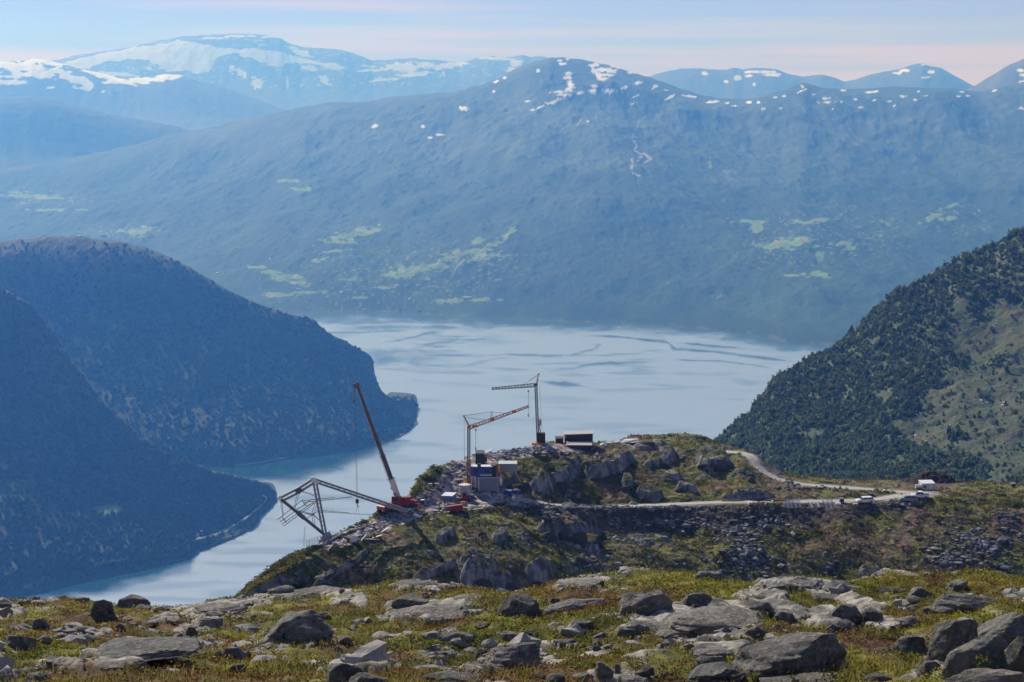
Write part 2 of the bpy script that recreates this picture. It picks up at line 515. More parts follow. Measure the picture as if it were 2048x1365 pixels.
fm = patches(px, py, fields, fbm(px / 11, py / 5, None, 4, 151) * 1.1)
fcol = mixc((0.15, 0.26, 0.06), (0.24, 0.26, 0.11), sstep(-0.2, 0.5, fbm(px / 14, py / 6, None, 3, 161)))
colC = mixc(colC, fcol, sstep(0.05, 0.35, fm) * 0.95)
farm = patches(px, py, [(800, 555, 330, 75, -6), (1640, 480, 230, 80, -6), (1920, 440, 90, 40), (260, 462, 120, 22), (60, 400, 160, 22)], 0)
spk = sstep(0.30, 0.5, fbm(px / 6, py / 3.2, None, 3, 171)) * sstep(-0.1, 0.5, farm)
colC = mixc(colC, (0.20, 0.24, 0.10), spk * 0.75)
snowC = [(1137, 148, 8, 4), (1135, 156, 10, 4), (1140, 163, 8, 3), (1143, 172, 10, 6, 50), (1140, 180, 10, 6), (1118, 185, 16, 4), (1125, 190, 16, 4), (1112, 202, 20, 4, -22), (1085, 213, 12, 3, -20), (1100, 207, 12, 3), (1065, 220, 8, 2),
         (1193, 130, 10, 4), (1188, 132, 16, 3), (1205, 140, 16, 5), (1195, 147, 14, 7, 40), (1212, 150, 16, 5), (1222, 143, 12, 6), (1205, 158, 12, 5), (1230, 133, 18, 4, 12), (1190, 172, 8, 3), (1186, 183, 8, 6), (1218, 183, 14, 5), (1160, 186, 9, 3),
         (1262, 146, 10, 3), (1275, 166, 9, 4, -15), (1247, 176, 10, 4, -25), (1308, 175, 7, 4, -30), (1333, 181, 6, 3), (1340, 195, 14, 4, -30), (1380, 193, 16, 4, 8), (1272, 193, 9, 3, -20), (1265, 207, 8, 3), (1120, 122, 6, 3), (1126, 128, 8, 4), (1135, 119, 7, 2),
         (1076, 142, 5, 4, -30), (1008, 156, 5, 3), (992, 164, 7, 3, -15), (988, 184, 3, 3), (928, 217, 10, 5), (1055, 203, 6, 2), (750, 253, 10, 4, -20), (846, 254, 6, 4), (860, 275, 6, 3), (880, 270, 12, 2), (1176, 243, 4, 3),
         (1605, 174, 5, 5, 50), (1604, 182, 10, 3, -20), (1570, 193, 7, 3), (1550, 195, 6, 2), (1498, 205, 6, 4), (1518, 205, 4, 4), (1426, 204, 14, 4), (1455, 206, 5, 3), (1470, 212, 8, 2), (1525, 218, 6, 2), (1561, 217, 4, 2), (1628, 190, 5, 2), (1650, 197, 12, 3), (1655, 205, 10, 3), (1636, 205, 5, 3), (1710, 199, 6, 4),
         (1680, 204, 10, 2), (1685, 181, 9, 3), (1740, 185, 10, 3), (1752, 183, 7, 3), (1748, 201, 5, 3), (1721, 215, 7, 3), (1805, 193, 9, 3), (1790, 212, 5, 3), (1837, 184, 5, 3), (1850, 192, 7, 2), (1780, 203, 7, 3), (1665, 218, 5, 2), (1989, 182, 8, 4, -20), (1925, 184, 8, 3), (1918, 193, 5, 3), (1935, 192, 5, 3), (1955, 180, 3, 2), (2044, 217, 7, 3), (1906, 213, 5, 2), (1830, 200, 5, 2)]
sm_ = patches(px, py, [(e[0], e[1], e[2] * (1.02 if e[0] < 1320 else 0.95), e[3] * (0.95 if e[0] < 1320 else 0.7)) + tuple(e[4:]) for e in snowC], fbm(px / 5, py / 3.5, None, 4, 181) * 0.75)
colC = mixc(colC, SNOW, sstep(0.0, 0.3, sm_ - 0.05 + fbm(px / 2.5, py / 2, None, 2, 182) * 0.25) * 0.9)
strk = [[(1268, 283), (1274, 292), (1268, 300), (1276, 306), (1292, 310), (1302, 318), (1290, 326)], [(1264, 318), (1268, 328), (1262, 338), (1268, 348), (1284, 354)], [(1282, 314), (1270, 330)]]
dmin = np.full(px.shape, 1e9)
wx = fbm(px / 7, py / 7, None, 3, 191) * 4
for s in strk: dmin = np.minimum(dmin, polyline_dist(px + wx, py, s))
colC = mixc(colC, (0.5, 0.46, 0.44), (1 - sstep(1.0, 3.2, dmin)) * sstep(-0.35, 0.1, fbm(px / 4, py / 3, None, 2, 192)) * 0.9)
for s, w in (([(905, 552), (907, 545), (915, 533), (928, 520)], 1.2), ([(1280, 240), (1270, 262), (1264, 276)], 1.2), ([(1431, 600), (1440, 592)], 1.5), ([(1192, 232), (1194, 244)], 1.0), ([(1155, 250), (1165, 236)], 1.0)):
    colC = mixc(colC, (0.42, 0.42, 0.42), (1 - sstep(w * 0.5, w * 1.6, polyline_dist(px, py, s))) * sstep(-0.3, 0.2, fbm(px / 3, py / 2, None, 2, 193)) * 0.8)
# pale shore rocks
colC = mixc(colC, (0.38, 0.34, 0.30), (1 - sstep(5, 12, h)) * sstep(0.1, 0.4, fbm(px / 14, py / 9, None, 3, 195)) * 0.15)
structure(grid_obj('massif_across_the_fjord', GC, M['massif'], colC))

# ---------------- wooded hillside at the left, far part and nearer spur
def wood_hill(name, cols, lines, ns, seed, colorf, amp=17, sc=500.0, sm=1, fine=4.0):
    G = loft(cols, lines, ns, sm=sm)
    h = np.clip(G[..., 2], 0, None)
    X, Y = G[..., 0] / sc, G[..., 1] / sc
    n1 = ridged(X * 1.1, Y * 0.7, 4, seed, 0.5); n2 = fbm(X * 5, Y * 4, None, 4, seed + 7, 0.55); n3 = fbm(X * 30, Y * 26, None, 3, seed + 9, 0.6)
    e = sstep(14, 95, h)
    G[..., 2] += (n1 * amp * 0.6 + n2 * amp * 0.6) * e + n3 * fine * sstep(1, 14, h)
    px, py = proj_np(G)
    N = normals_np(G)
    c = colorf(px, py, G, N, n2, n3)
    return structure(grid_obj(name, G, M['woods'], c)), G, c

skyB = [(-500, 500), (0, 482), (60, 478), (120, 476), (180, 478), (240, 484), (290, 497), (340, 517), (390, 545), (440, 572), (500, 602), (560, 626), (600, 636), (625, 640), (645, 660), (660, 672), (690, 684), (720, 698), (740, 710),
        (747, 722), (748, 745), (752, 760), (760, 778), (768, 790), (776, 797), (790, 797), (815, 800), (830, 804), (836, 812), (837, 830), (838, 845), (842, 862)]
shoreB = [(-500, 930), (470, 936), (567, 920), (640, 912), (700, 903), (740, 893), (775, 884), (800, 877), (812, 868), (822, 862), (832, 852), (838, 848), (845, 866)]
colsB = np.arange(-420, 846, 1.5)
sb = knots(shoreB, colsB); kb = np.minimum(knots(skyB, colsB), sb - 1)
YshB = water_Y(colsB, sb, 0.0)
YskB = np.maximum(knots([(-500, 7000), (0, 6900), (300, 6900), (600, 6900), (740, 6850), (774, 6950), (780, 7050), (838, 7040), (850, 6900)], colsB), YshB + 60)
zmin = CAM_H - (kb - 190) / F_PX * YskB
linesB = [('z', [(-999, -6)], list(zip(colsB, YshB - 60)), list(zip(colsB, sb))), ('w', list(zip(colsB, sb)), 0.0)]
for f, g in ((0.06, 0.035), (0.35, 0.36), (0.7, 0.70)):
    linesB.append((list(zip(colsB, sb * (1 - f) + kb * f)), list(zip(colsB, YshB * (1 - g) + YskB * g))))
linesB.append((list(zip(colsB, kb)), list(zip(colsB, YskB))))
linesB.append(('z', list(zip(colsB, np.maximum(zmin - 250, -6))), list(zip(colsB, YskB + 500)), list(zip(colsB, kb))))
linesB.append(('z', [(-999, -6)], list(zip(colsB, YskB + 1600)), list(zip(colsB, kb))))
def col_b(px, py, G, N, n2, n3):
    c = mixc((0.042, 0.052, 0.022), (0.060, 0.070, 0.028), sstep(-0.4, 0.5, n2))
    c = mixc(c, (0.095, 0.09, 0.05), sstep(440, 560, G[..., 2] + n2 * 60) * 0.7)
    c = mixc(c, (0.10, 0.13, 0.06), sstep(0.2, 0.5, patches(px, py, [(812, 834, 22, 14, 30)], n3 * 0.6)) * 0.5)
    d = polyline_dist(px, py, [(470, 932), (520, 925), (567, 916)])
    c = mixc(c, (0.32, 0.31, 0.30), (1 - sstep(0.8, 2.0, d)) * 0.8)
    d = polyline_dist(px, py, [(765, 862), (790, 864), (812, 856)])
    c = mixc(c, (0.32, 0.31, 0.30), (1 - sstep(0.8, 2.0, d)) * 0.5)
    return c
oB, GB, cB = wood_hill('wooded_mountainside_left', colsB, linesB, [2, 8, 60, 70, 60, 14, 8], 201, col_b)

ridS = [(-500, 540), (-100, 560), (0, 574), (30, 592), (60, 612), (100, 664), (130, 715), (170, 760), (210, 808), (260, 858), (310, 896), (370, 925), (430, 945), (490, 958), (520, 966), (538, 978), (552, 990), (562, 996)]
shS = [(-500, 1260), (-100, 1216), (0, 1203), (80, 1184), (150, 1168), (230, 1152), (300, 1137), (350, 1127), (380, 1117), (398, 1105), (430, 1094), (470, 1078), (500, 1062), (512, 1052), (520, 1035), (540, 1018), (552, 1006), (562, 1000)]
colsS = np.arange(-420, 562, 1.5)
ss = knots(shS, colsS); ks = np.minimum(knots(ridS, colsS), ss - 1.5)
YshS = water_Y(colsS, ss, 0.0)
YskS = np.maximum(knots([(-500, 5500), (0, 5450), (200, 5380), (300, 5300), (430, 5290), (500, 5340), (538, 5400), (562, 5460)], colsS), YshS + 30)
zs = CAM_H - (ks - 190) / F_PX * YskS
linesS = [('z', [(-999, -6)], list(zip(colsS, YshS - 60)), list(zip(colsS, ss))), ('w', list(zip(colsS, ss)), 0.0)]
for f, g in ((0.06, 0.035), (0.35, 0.38), (0.7, 0.72)):
    linesS.append((list(zip(colsS, ss * (1 - f) + ks * f)), list(zip(colsS, YshS * (1 - g) + YskS * g))))
linesS.append((list(zip(colsS, ks)), list(zip(colsS, YskS))))
linesS.append(('z', list(zip(colsS, np.maximum(zs - 160, -6))), list(zip(colsS, YskS + 350)), list(zip(colsS, ks))))
linesS.append(('z', [(-999, -6)], list(zip(colsS, YskS + 900)), list(zip(colsS, ks))))
def col_s(px, py, G, N, n2, n3):
    c = mixc((0.042, 0.052, 0.022), (0.060, 0.070, 0.028), sstep(-0.4, 0.5, n2))
    for e, k in (((215, 1020, 32, 11), 0.8), ((30, 985, 60, 26), 0.35), ((345, 928, 18, 7), 0.4), ((460, 1060, 40, 8, -25), 0.5)):
        c = mixc(c, (0.13, 0.20, 0.06), sstep(0.0, 0.25, ell(px, py, *e) + n3 * 0.3) * k)
    d = polyline_dist(px, py, [(392, 1078), (420, 1072), (450, 1062), (480, 1044), (500, 1030), (515, 1018), (530, 1005), (534, 996), (526, 992)])
    c = mixc(c, (0.42, 0.41, 0.40), (1 - sstep(0.9, 2.4, d)) * 0.9)
    d = polyline_dist(px, py, [(10, 1186), (60, 1172), (100, 1160)])
    c = mixc(c, (0.32, 0.31, 0.30), (1 - sstep(0.8, 2.0, d)) * 0.5)
    d = polyline_dist(px, py, [(170, 1142), (200, 1132), (260, 1122)])
    c = mixc(c, (0.32, 0.31, 0.30), (1 - sstep(0.8, 2.0, d)) * 0.4)
    return c
oS, GS, cS = wood_hill('wooded_spur_left', colsS, linesS, [2, 8, 60, 70, 60, 14, 8], 231, col_s)

# ---------------- mountainside at the right
skyE = [(1250, 1020), (1400, 918), (1430, 890), (1465, 860), (1500, 828), (1520, 800), (1535, 778), (1550, 760), (1580, 740), (1620, 715), (1650, 700), (1680, 685), (1700, 664), (1725, 640), (1750, 612), (1780, 585), (1800, 572), (1830, 560),
        (1855, 545), (1880, 533), (1920, 512), (1960, 496), (1990, 490), (2010, 474), (2048, 455), (2150, 420), (2400, 350)]
colsE = np.arange(1290, 2340, 1.3)
kE = knots(skyE, colsE) + knots([(1400, 0), (1600, 7), (2048, 11)], colsE)
bE = np.maximum(knots([(1290, 1050), (2340, 1010)], colsE), kE + 12)
YkE = knots([(1290, 2000), (1430, 2050), (1600, 2150), (1800, 2200), (2048, 2250), (2340, 2300)], colsE)
YbE = np.minimum(knots([(1290, 1650), (1600, 1500), (2340, 1450)], colsE), YkE - 60)
linesE = [('z', list(zip(colsE, CAM_H - 0.245 * 700 + 0 * colsE)), [(-999, 700)], list(zip(colsE, bE))),
          ('z', list(zip(colsE, CAM_H - 0.285 * 1000 + 0 * colsE)), [(-999, 1000)], list(zip(colsE, bE))),
          (list(zip(colsE, bE)), list(zip(colsE, YbE)))]
for f, g in ((0.3, 0.36), (0.65, 0.7)):
    linesE.append((list(zip(colsE, bE * (1 - f) + kE * f)), list(zip(colsE, YbE * (1 - g) + YkE * g))))
linesE.append((list(zip(colsE, kE)), list(zip(colsE, YkE))))
zE = CAM_H - (kE - 190) / F_PX * YkE
linesE.append(('z', list(zip(colsE, zE - 190)), list(zip(colsE, YkE + 260)), list(zip(colsE, kE))))
linesE.append(('z', [(-999, -6)], list(zip(colsE, YkE + 1500)), list(zip(colsE, kE))))
def open_mask(px, py):
    w = fbm(px / 40, py / 25, None, 4, 303)
    m = patches(px, py, [(1990, 660, 130, 75, -25), (1930, 780, 110, 80, -20), (2020, 860, 120, 100, -10), (1850, 860, 80, 45, -15), (1630, 868, 45, 12), (1760, 790, 25, 10), (2100, 700, 120, 200)], w * 0.75)
    return m
def col_e(px, py, G, N, n2, n3):
    c = mixc((0.075, 0.098, 0.034), (0.105, 0.130, 0.044), sstep(-0.4, 0.5, n2))
    om = sstep(-0.1, 0.25, open_mask(px, py))
    hc = mixc((0.055, 0.076, 0.026), (0.088, 0.080, 0.038), sstep(-0.3, 0.5, fbm(px / 30, py / 14, None, 4, 305)))
    c = mixc(c, hc, om)
    return c
GEo, GE, cE = wood_hill('wooded_mountainside_right', colsE, linesE, [3, 3, 110, 110, 90, 14, 8], 301, col_e, amp=12, sc=170.0, fine=1.1)

# ---------------- the fjord
def water_mat():
    m = bpy.data.materials.new('fjord_water'); m.use_nodes = True
    nt = m.node_tree; n = nt.nodes; l = nt.links
    b = n['Principled BSDF']
    b.inputs['IOR'].default_value = 1.33
    a = n.new('ShaderNodeAttribute'); a.attribute_name = 'Col'
    g = n.new('ShaderNodeNewGeometry')
    t = n.new('ShaderNodeTexNoise'); t.inputs['Scale'].default_value = 0.05; t.inputs['Detail'].default_value = 8
    mp = n.new('ShaderNodeMapping'); mp.inputs['Scale'].default_value = (1, 1, 1)
    bp = n.new('ShaderNodeBump'); bp.inputs['Distance'].default_value = 1.0
    l.new(g.outputs['Position'], mp.inputs['Vector']); l.new(mp.outputs['Vector'], t.inputs['Vector'])
    l.new(t.outputs['Fac'], bp.inputs['Height']); l.new(bp.outputs['Normal'], b.inputs['Normal'])
    sep = n.new('ShaderNodeSeparateColor'); l.new(a.outputs['Color'], sep.inputs['Color'])
    r = n.new('ShaderNodeMapRange'); r.inputs['To Min'].default_value = 0.42; r.inputs['To Max'].default_value = 0.07
    l.new(sep.outputs['Red'], r.inputs['Value']); l.new(r.outputs['Result'], b.inputs['Roughness'])
    r2 = n.new('ShaderNodeMapRange'); r2.inputs['To Min'].default_value = 0.5; r2.inputs['To Max'].default_value = 0.05
    l.new(sep.outputs['Red'], r2.inputs['Value']); l.new(r2.outputs['Result'], bp.inputs['Strength'])
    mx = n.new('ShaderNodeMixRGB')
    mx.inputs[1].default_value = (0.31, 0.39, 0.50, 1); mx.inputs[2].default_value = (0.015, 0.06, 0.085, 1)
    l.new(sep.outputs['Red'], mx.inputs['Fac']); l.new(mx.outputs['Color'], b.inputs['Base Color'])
    return m
M['water'] = water_mat()
wc = np.arange(-700, 2740, 2.0)
wr = np.concatenate([np.array([335.0, 380, 430, 500, 560]), np.arange(600, 1000, 1.2), np.arange(1000, 1500, 3.0), np.array([1600., 2000., 3200.])])
PX, PY = np.meshgrid(wc, wr)
GW = at_np(PX, PY, water_Y(PX, PY, 0.0))
GW[..., 2] = 0.0
wp = fbm(PX / 60, PY / 14, None, 4, 401)
wq = fbm(PX / 35, PY / 9, None, 3, 402)
sx, sy = PX + wp * 16 + wq * 6, PY + wp * 4.0 + wq * 1.5
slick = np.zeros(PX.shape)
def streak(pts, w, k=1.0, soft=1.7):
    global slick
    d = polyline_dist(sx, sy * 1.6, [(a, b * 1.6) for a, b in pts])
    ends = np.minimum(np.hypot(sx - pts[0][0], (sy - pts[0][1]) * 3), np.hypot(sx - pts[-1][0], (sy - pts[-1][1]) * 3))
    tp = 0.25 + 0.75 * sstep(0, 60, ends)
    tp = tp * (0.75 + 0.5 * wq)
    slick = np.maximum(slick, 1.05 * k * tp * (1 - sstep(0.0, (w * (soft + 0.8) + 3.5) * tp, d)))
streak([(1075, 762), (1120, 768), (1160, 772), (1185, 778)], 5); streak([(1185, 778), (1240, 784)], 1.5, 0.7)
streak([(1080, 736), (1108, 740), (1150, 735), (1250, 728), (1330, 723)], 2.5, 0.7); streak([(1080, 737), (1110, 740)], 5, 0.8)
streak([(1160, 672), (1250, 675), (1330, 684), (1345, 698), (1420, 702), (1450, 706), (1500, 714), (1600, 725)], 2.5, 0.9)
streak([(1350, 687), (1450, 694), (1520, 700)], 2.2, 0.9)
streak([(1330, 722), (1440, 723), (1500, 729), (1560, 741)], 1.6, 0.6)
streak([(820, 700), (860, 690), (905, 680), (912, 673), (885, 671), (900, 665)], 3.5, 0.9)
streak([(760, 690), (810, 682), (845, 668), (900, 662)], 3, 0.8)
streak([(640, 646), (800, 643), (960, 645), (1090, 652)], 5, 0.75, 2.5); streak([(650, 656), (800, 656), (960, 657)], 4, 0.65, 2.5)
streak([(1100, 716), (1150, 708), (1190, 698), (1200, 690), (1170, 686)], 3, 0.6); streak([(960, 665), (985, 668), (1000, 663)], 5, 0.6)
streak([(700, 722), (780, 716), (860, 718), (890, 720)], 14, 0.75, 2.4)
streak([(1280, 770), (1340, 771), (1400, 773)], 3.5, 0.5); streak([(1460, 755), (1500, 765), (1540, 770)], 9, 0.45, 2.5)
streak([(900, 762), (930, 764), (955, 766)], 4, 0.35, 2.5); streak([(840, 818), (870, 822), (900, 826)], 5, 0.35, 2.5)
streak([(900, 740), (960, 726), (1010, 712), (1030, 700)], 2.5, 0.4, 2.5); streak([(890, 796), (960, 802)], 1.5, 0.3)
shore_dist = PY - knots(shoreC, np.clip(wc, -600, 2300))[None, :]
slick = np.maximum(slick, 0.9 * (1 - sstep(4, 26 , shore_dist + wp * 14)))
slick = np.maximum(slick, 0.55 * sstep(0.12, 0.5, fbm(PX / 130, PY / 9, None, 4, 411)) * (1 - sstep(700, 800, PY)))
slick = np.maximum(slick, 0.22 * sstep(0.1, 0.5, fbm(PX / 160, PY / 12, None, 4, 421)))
# dark reflection of the left hillside painted into the water colour, surface smoother
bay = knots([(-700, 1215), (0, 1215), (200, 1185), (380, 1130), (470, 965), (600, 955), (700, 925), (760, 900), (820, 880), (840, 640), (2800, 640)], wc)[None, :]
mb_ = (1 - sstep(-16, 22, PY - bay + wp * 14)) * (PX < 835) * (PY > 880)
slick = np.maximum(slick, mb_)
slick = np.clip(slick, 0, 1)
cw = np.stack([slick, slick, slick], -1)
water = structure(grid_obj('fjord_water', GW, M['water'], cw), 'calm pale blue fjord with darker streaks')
# ================================================================== HEADLAND WITH THE BUILDING SITE
skyF = [(300, 1320), (380, 1262), (440, 1222), (470, 1200), (485, 1182), (500, 1165), (530, 1143), (560, 1122), (590, 1107), (620, 1096), (650, 1082), (680, 1066), (700, 1055), (720, 1046), (745, 1034), (762, 1024), (785, 1014), (806, 1006),
        (814, 998), (820, 984), (832, 965), (846, 950), (862, 938), (880, 934), (900, 928), (925, 921), (950, 910), (1000, 903), (1040, 899), (1062, 892), (1090, 886), (1130, 888), (1190, 888), (1212, 884), (1240, 880), (1258, 875), (1290, 873),
        (1330, 872), (1370, 871), (1400, 874), (1430, 884), (1460, 892), (1485, 900), (1505, 908), (1525, 922), (1548, 938), (1570, 952), (1600, 958), (1640, 960), (1700, 962), (1800, 963), (1850, 966), (1890, 966), (1920, 967), (1960, 964), (2000, 966), (2048, 968), (2240, 975)]
YskF = [(300, 420), (470, 436), (600, 450), (700, 464), (806, 482), (850, 500), (950, 522), (1073, 534), (1190, 546), (1300, 560), (1480, 566), (1600, 566), (1850, 566), (2048, 556), (2240, 556)]
rdF = [(300, 1330), (440, 1224), (470, 1202), (500, 1176), (560, 1136), (620, 1104), (660, 1088), (700, 1072), (750, 1052), (800, 1034), (850, 1022), (900, 1014), (960, 1004), (1040, 998), (1070, 1003), (1100, 1007), (1150, 1012), (1200, 1014), (1260, 1012), (1330, 1008),
       (1420, 1004), (1500, 1002), (1600, 1003), (1700, 1001), (1780, 997), (1850, 992), (1900, 996), (2048, 1002), (2240, 1010)]
YrdF = [(300, 415), (470, 432), (600, 445), (660, 454), (800, 474), (900, 488), (1040, 501), (1200, 506), (1500, 508), (1700, 514), (1850, 522), (2048, 522), (2240, 522)]
mdF = [(300, 1325), (470, 1201), (560, 1128), (620, 1100), (700, 1063), (760, 1042), (806, 1018), (850, 985), (900, 968), (1000, 950), (1100, 942), (1400, 938), (1450, 922), (1485, 907), (1510, 926), (1545, 950), (1620, 968), (1740, 979), (1850, 985), (1900, 986), (2048, 986), (2240, 992)]
YmdF = [(300, 417), (470, 434), (600, 447), (700, 459), (806, 479), (900, 502), (1000, 512), (1100, 520), (1400, 530), (1485, 546), (1510, 543), (1545, 538), (1620, 534), (1740, 531), (1850, 528), (2048, 535), (2240, 535)]
colsF = np.arange(300, 2240, 1.25)
sF = knots(skyF, colsF); rF = knots(rdF, colsF); mF = knots(mdF, colsF)
YsF = knots(YskF, colsF); YrF = knots(YrdF, colsF); YmF = knots(YmdF, colsF)
A0Y = knots([(300, 400), (470, 425), (880, 432), (1200, 458), (1700, 466), (2240, 464)], colsF)
A1Y = knots([(300, 408), (470, 429), (880, 452), (1200, 481), (1700, 489), (2240, 494)], colsF)
bot = np.maximum(1225, rF + 12)
emb = knots([(300, 4), (560, 6), (800, 12), (1000, 16), (1080, 36), (1300, 52), (1600, 50), (1700, 34), (1850, 26), (1950, 14), (2240, 14)], colsF)
embY = knots([(300, 2), (800, 5), (1080, 9), (1600, 12), (1850, 9), (2240, 6)], colsF)
emb = emb * (1 + 0.35 * fbm(colsF / 70.0, colsF * 0, None, 3, 77))
shelf = knots([(300, 0.15), (850, 0.2), (1040, 1.0), (2240, 1.0)], colsF)
L = lambda a: list(zip(colsF, a))
linesF = [('z', [(-999, CAM_H - 128)], [(-999, 395)], L(bot)),
          (L(bot), L(A0Y)),
          (L(rF + 0.45 * (bot - rF)), L(A1Y)),
          (L(rF + np.minimum(emb, 0.3 * (bot - rF))), L(YrF - embY)),
          (L(rF + 2.5 * shelf), L(YrF - 2.2 * shelf)),
          (L(rF - 3.0 * shelf), L(YrF + 2.2 * shelf)),
          (L(np.minimum(mF, rF - 4)), L(YmF)),
          (L(np.minimum(sF, mF - 1)), L(YsF))]
zF = CAM_H - (sF - 190) / F_PX * YsF
linesF.append(('z', L(zF - 9), L(YsF + 14), L(sF)))
linesF.append(('z', L(zF - 70), L(YsF + 110), L(sF)))
linesF.append(('z', L(np.where(colsF > 1500, CAM_H - 185, -6)), L(np.where(colsF > 1500, 700.0, 1500.0)), L(sF)))
GF = loft(colsF, linesF, [6, 90, 90, 50, 8, 60, 70, 70, 12, 6, 6], sm=3)
X, Y = GF[..., 0], GF[..., 1]
px0, py0 = proj_np(GF)
# rock knolls pushing through the heath: steep towards the camera
outc = [(1110, 955, 62, 22, 3.0, -28), (1215, 935, 55, 20, 3.2, -22), (1320, 920, 34, 12, 2.0, -20), (1425, 925, 36, 20, 2.6, 0), (1345, 950, 22, 9, 1.4, 0), (1370, 975, 24, 10, 1.6, 0), (1300, 992, 30, 12, 2.0, 10), (1255, 970, 14, 16, 1.5, 0),
        (1140, 1062, 62, 26, 4.0, 5), (1180, 1092, 26, 12, 2.0, 40), (1015, 960, 20, 18, 1.5, 0), (960, 1150, 46, 26, 3.5, -20), (1000, 1165, 28, 22, 2.5, 0), (1080, 1150, 30, 20, 2.5, 0), (890, 1070, 24, 8, 1.6, -25), (940, 1110, 22, 10, 1.0, -30),
        (1145, 990, 18, 12, 1.5, -40), (1490, 995, 60, 7, 1.2, 0), (1000, 1075, 18, 8, 1.2, 0), (860, 1150, 60, 8, 1.6, -30), (700, 1130, 60, 5, 0.8, -35), (650, 1155, 40, 5, 0.8, -35), (1740, 1140, 24, 14, 0.8, 0), (1300, 890, 40, 8, 1.2, -8), (1290, 1080, 60, 14, 1.0, 0)]
bump = np.zeros(px0.shape); rockm = np.zeros(px0.shape)
wn_ = fbm(X / 3.0, Y / 3.0, None, 4, 511)
for cx, cy, rx, ry, amp, an in outc:
    e = ell(px0, py0, cx, cy, rx, ry, an) + wn_ * 0.25
    s = sstep(0.0, 0.35, e)
    bump = np.maximum(bump, s * amp)
    rockm = np.maximum(rockm, sstep(-0.15, 0.1, e))
big = fbm(X / 16, Y / 16, None, 4, 501, 0.5)
mid = ridged(X / 6 + Y / 14, Y / 5, 4, 521)
fin = fbm(X / 1.6, Y / 1.6, None, 4, 531, 0.6)
skd = np.abs(py0 - knots(skyF, np.clip(px0, 300, 2240).ravel()).reshape(px0.shape))
dampen = 0.3 + 0.7 * sstep(4, 40, skd)
rd_low = [(1030, 996), (1060, 1002), (1100, 1008), (1150, 1012), (1200, 1014), (1260, 1012), (1330, 1009), (1420, 1005), (1500, 1003), (1600, 1003), (1700, 1001), (1780, 997), (1850, 991)]
pad = np.zeros(px0.shape)
for e in [(800, 1020, 45, 16, -20), (925, 995, 70, 12, -5), (1075, 889, 30, 5), (1150, 898, 45, 8), (1690, 1006, 60, 8), (1820, 992, 60, 10), (980, 985, 40, 8)]:
    pad = np.maximum(pad, sstep(-0.1, 0.4, ell(px0, py0, *e)))
amp = (1 - pad * 0.85) * dampen
GF[..., 2] += (big * 1.6 + (mid - 0.3) * 0.7 + fin * 0.28) * amp + bump * (0.4 + 0.6 * dampen) * (1 - pad)
# level the roads into the hillside
def w3(l): return [at(a, b, c) for a, b, c in l]
Yr_at = lambda p: float(np.interp(p, [k[0] for k in YrdF], [k[1] for k in YrdF]))
road_low = w3([(a, b, Yr_at(a)) for a, b in rd_low])
road_up = w3([(1440, 903, 553), (1465, 904, 551), (1487, 907, 549), (1500, 912, 546.5), (1508, 921, 544), (1516, 933, 541.5), (1530, 945, 539), (1550, 955, 537), (1575, 963, 535.3), (1610, 969, 534), (1660, 973, 532.5), (1720, 977, 531), (1790, 983, 529), (1850, 987, 526.5)])
road_join = w3([(1745, 1000, 517), (1790, 993, 520), (1830, 988, 524), (1860, 986, 526.5)])
def resample(pts, step=0.8):
    out = []
    for i in range(len(pts) - 1):
        p0 = pts[max(i - 1, 0)]; p1 = pts[i]; p2 = pts[i + 1]; p3 = pts[min(i + 2, len(pts) - 1)]
        n = max(2, int((p2 - p1).length / step))
        for j in range(n):
            t = j / n
            out.append(0.5 * ((2 * p1) + (p2 - p0) * t + (2 * p0 - 5 * p1 + 4 * p2 - p3) * t * t + (3 * p1 - p0 - 3 * p2 + p3) * t**3))
    out.append(pts[-1])
    return out
roads = [(resample(road_low), 1.55, 'lower_gravel_road'), (resample(road_up), 1.7, 'upper_gravel_road'), (resample(road_join), 1.9, 'gravel_road_junction')]
flat = GF.reshape(-1, 3)
roadness = np.zeros(len(flat))
for pts, hw, _n in roads:
    P = np.array([[p.x, p.y, p.z] for p in pts])
    sel = np.where((flat[:, 0] > P[:, 0].min() - 9) & (flat[:, 0] < P[:, 0].max() + 9) & (flat[:, 1] > P[:, 1].min() - 9) & (flat[:, 1] < P[:, 1].max() + 9))[0]
    for k in range(0, len(sel), 20000):
        s = sel[k:k + 20000]
        d = np.hypot(flat[s, 0][:, None] - P[None, :, 0], flat[s, 1][:, None] - P[None, :, 1])
        i = d.argmin(1); dm = d[np.arange(len(s)), i]
        w = 1 - sstep(hw + 0.2, hw + 2.4, dm)
        flat[s, 2] = flat[s, 2] * (1 - w) + P[i, 2] * w - 0.10 * w
        roadness[s] = np.maximum(roadness[s], w)
GF = flat.reshape(GF.shape); roadness = roadness.reshape(px0.shape)
NF = normals_np(GF)
pxF, pyF = proj_np(GF)
slope = 1 - NF[..., 2]
v1 = fbm(X / 9, Y / 9, None, 5, 541, 0.6); v2 = fbm(X / 3.2, Y / 3.2, None, 4, 551, 0.6); v3 = fbm(X / 1.0, Y / 1.0, None, 3, 561)
green = mixc((0.058, 0.064, 0.015), (0.165, 0.152, 0.032), sstep(-0.4, 0.5, v2))
brown = mixc((0.100, 0.070, 0.034), (0.185, 0.130, 0.068), sstep(-0.4, 0.5, v3))
cF = mixc(green, brown, sstep(-0.02, 0.30, v1 + v3 * 0.25))
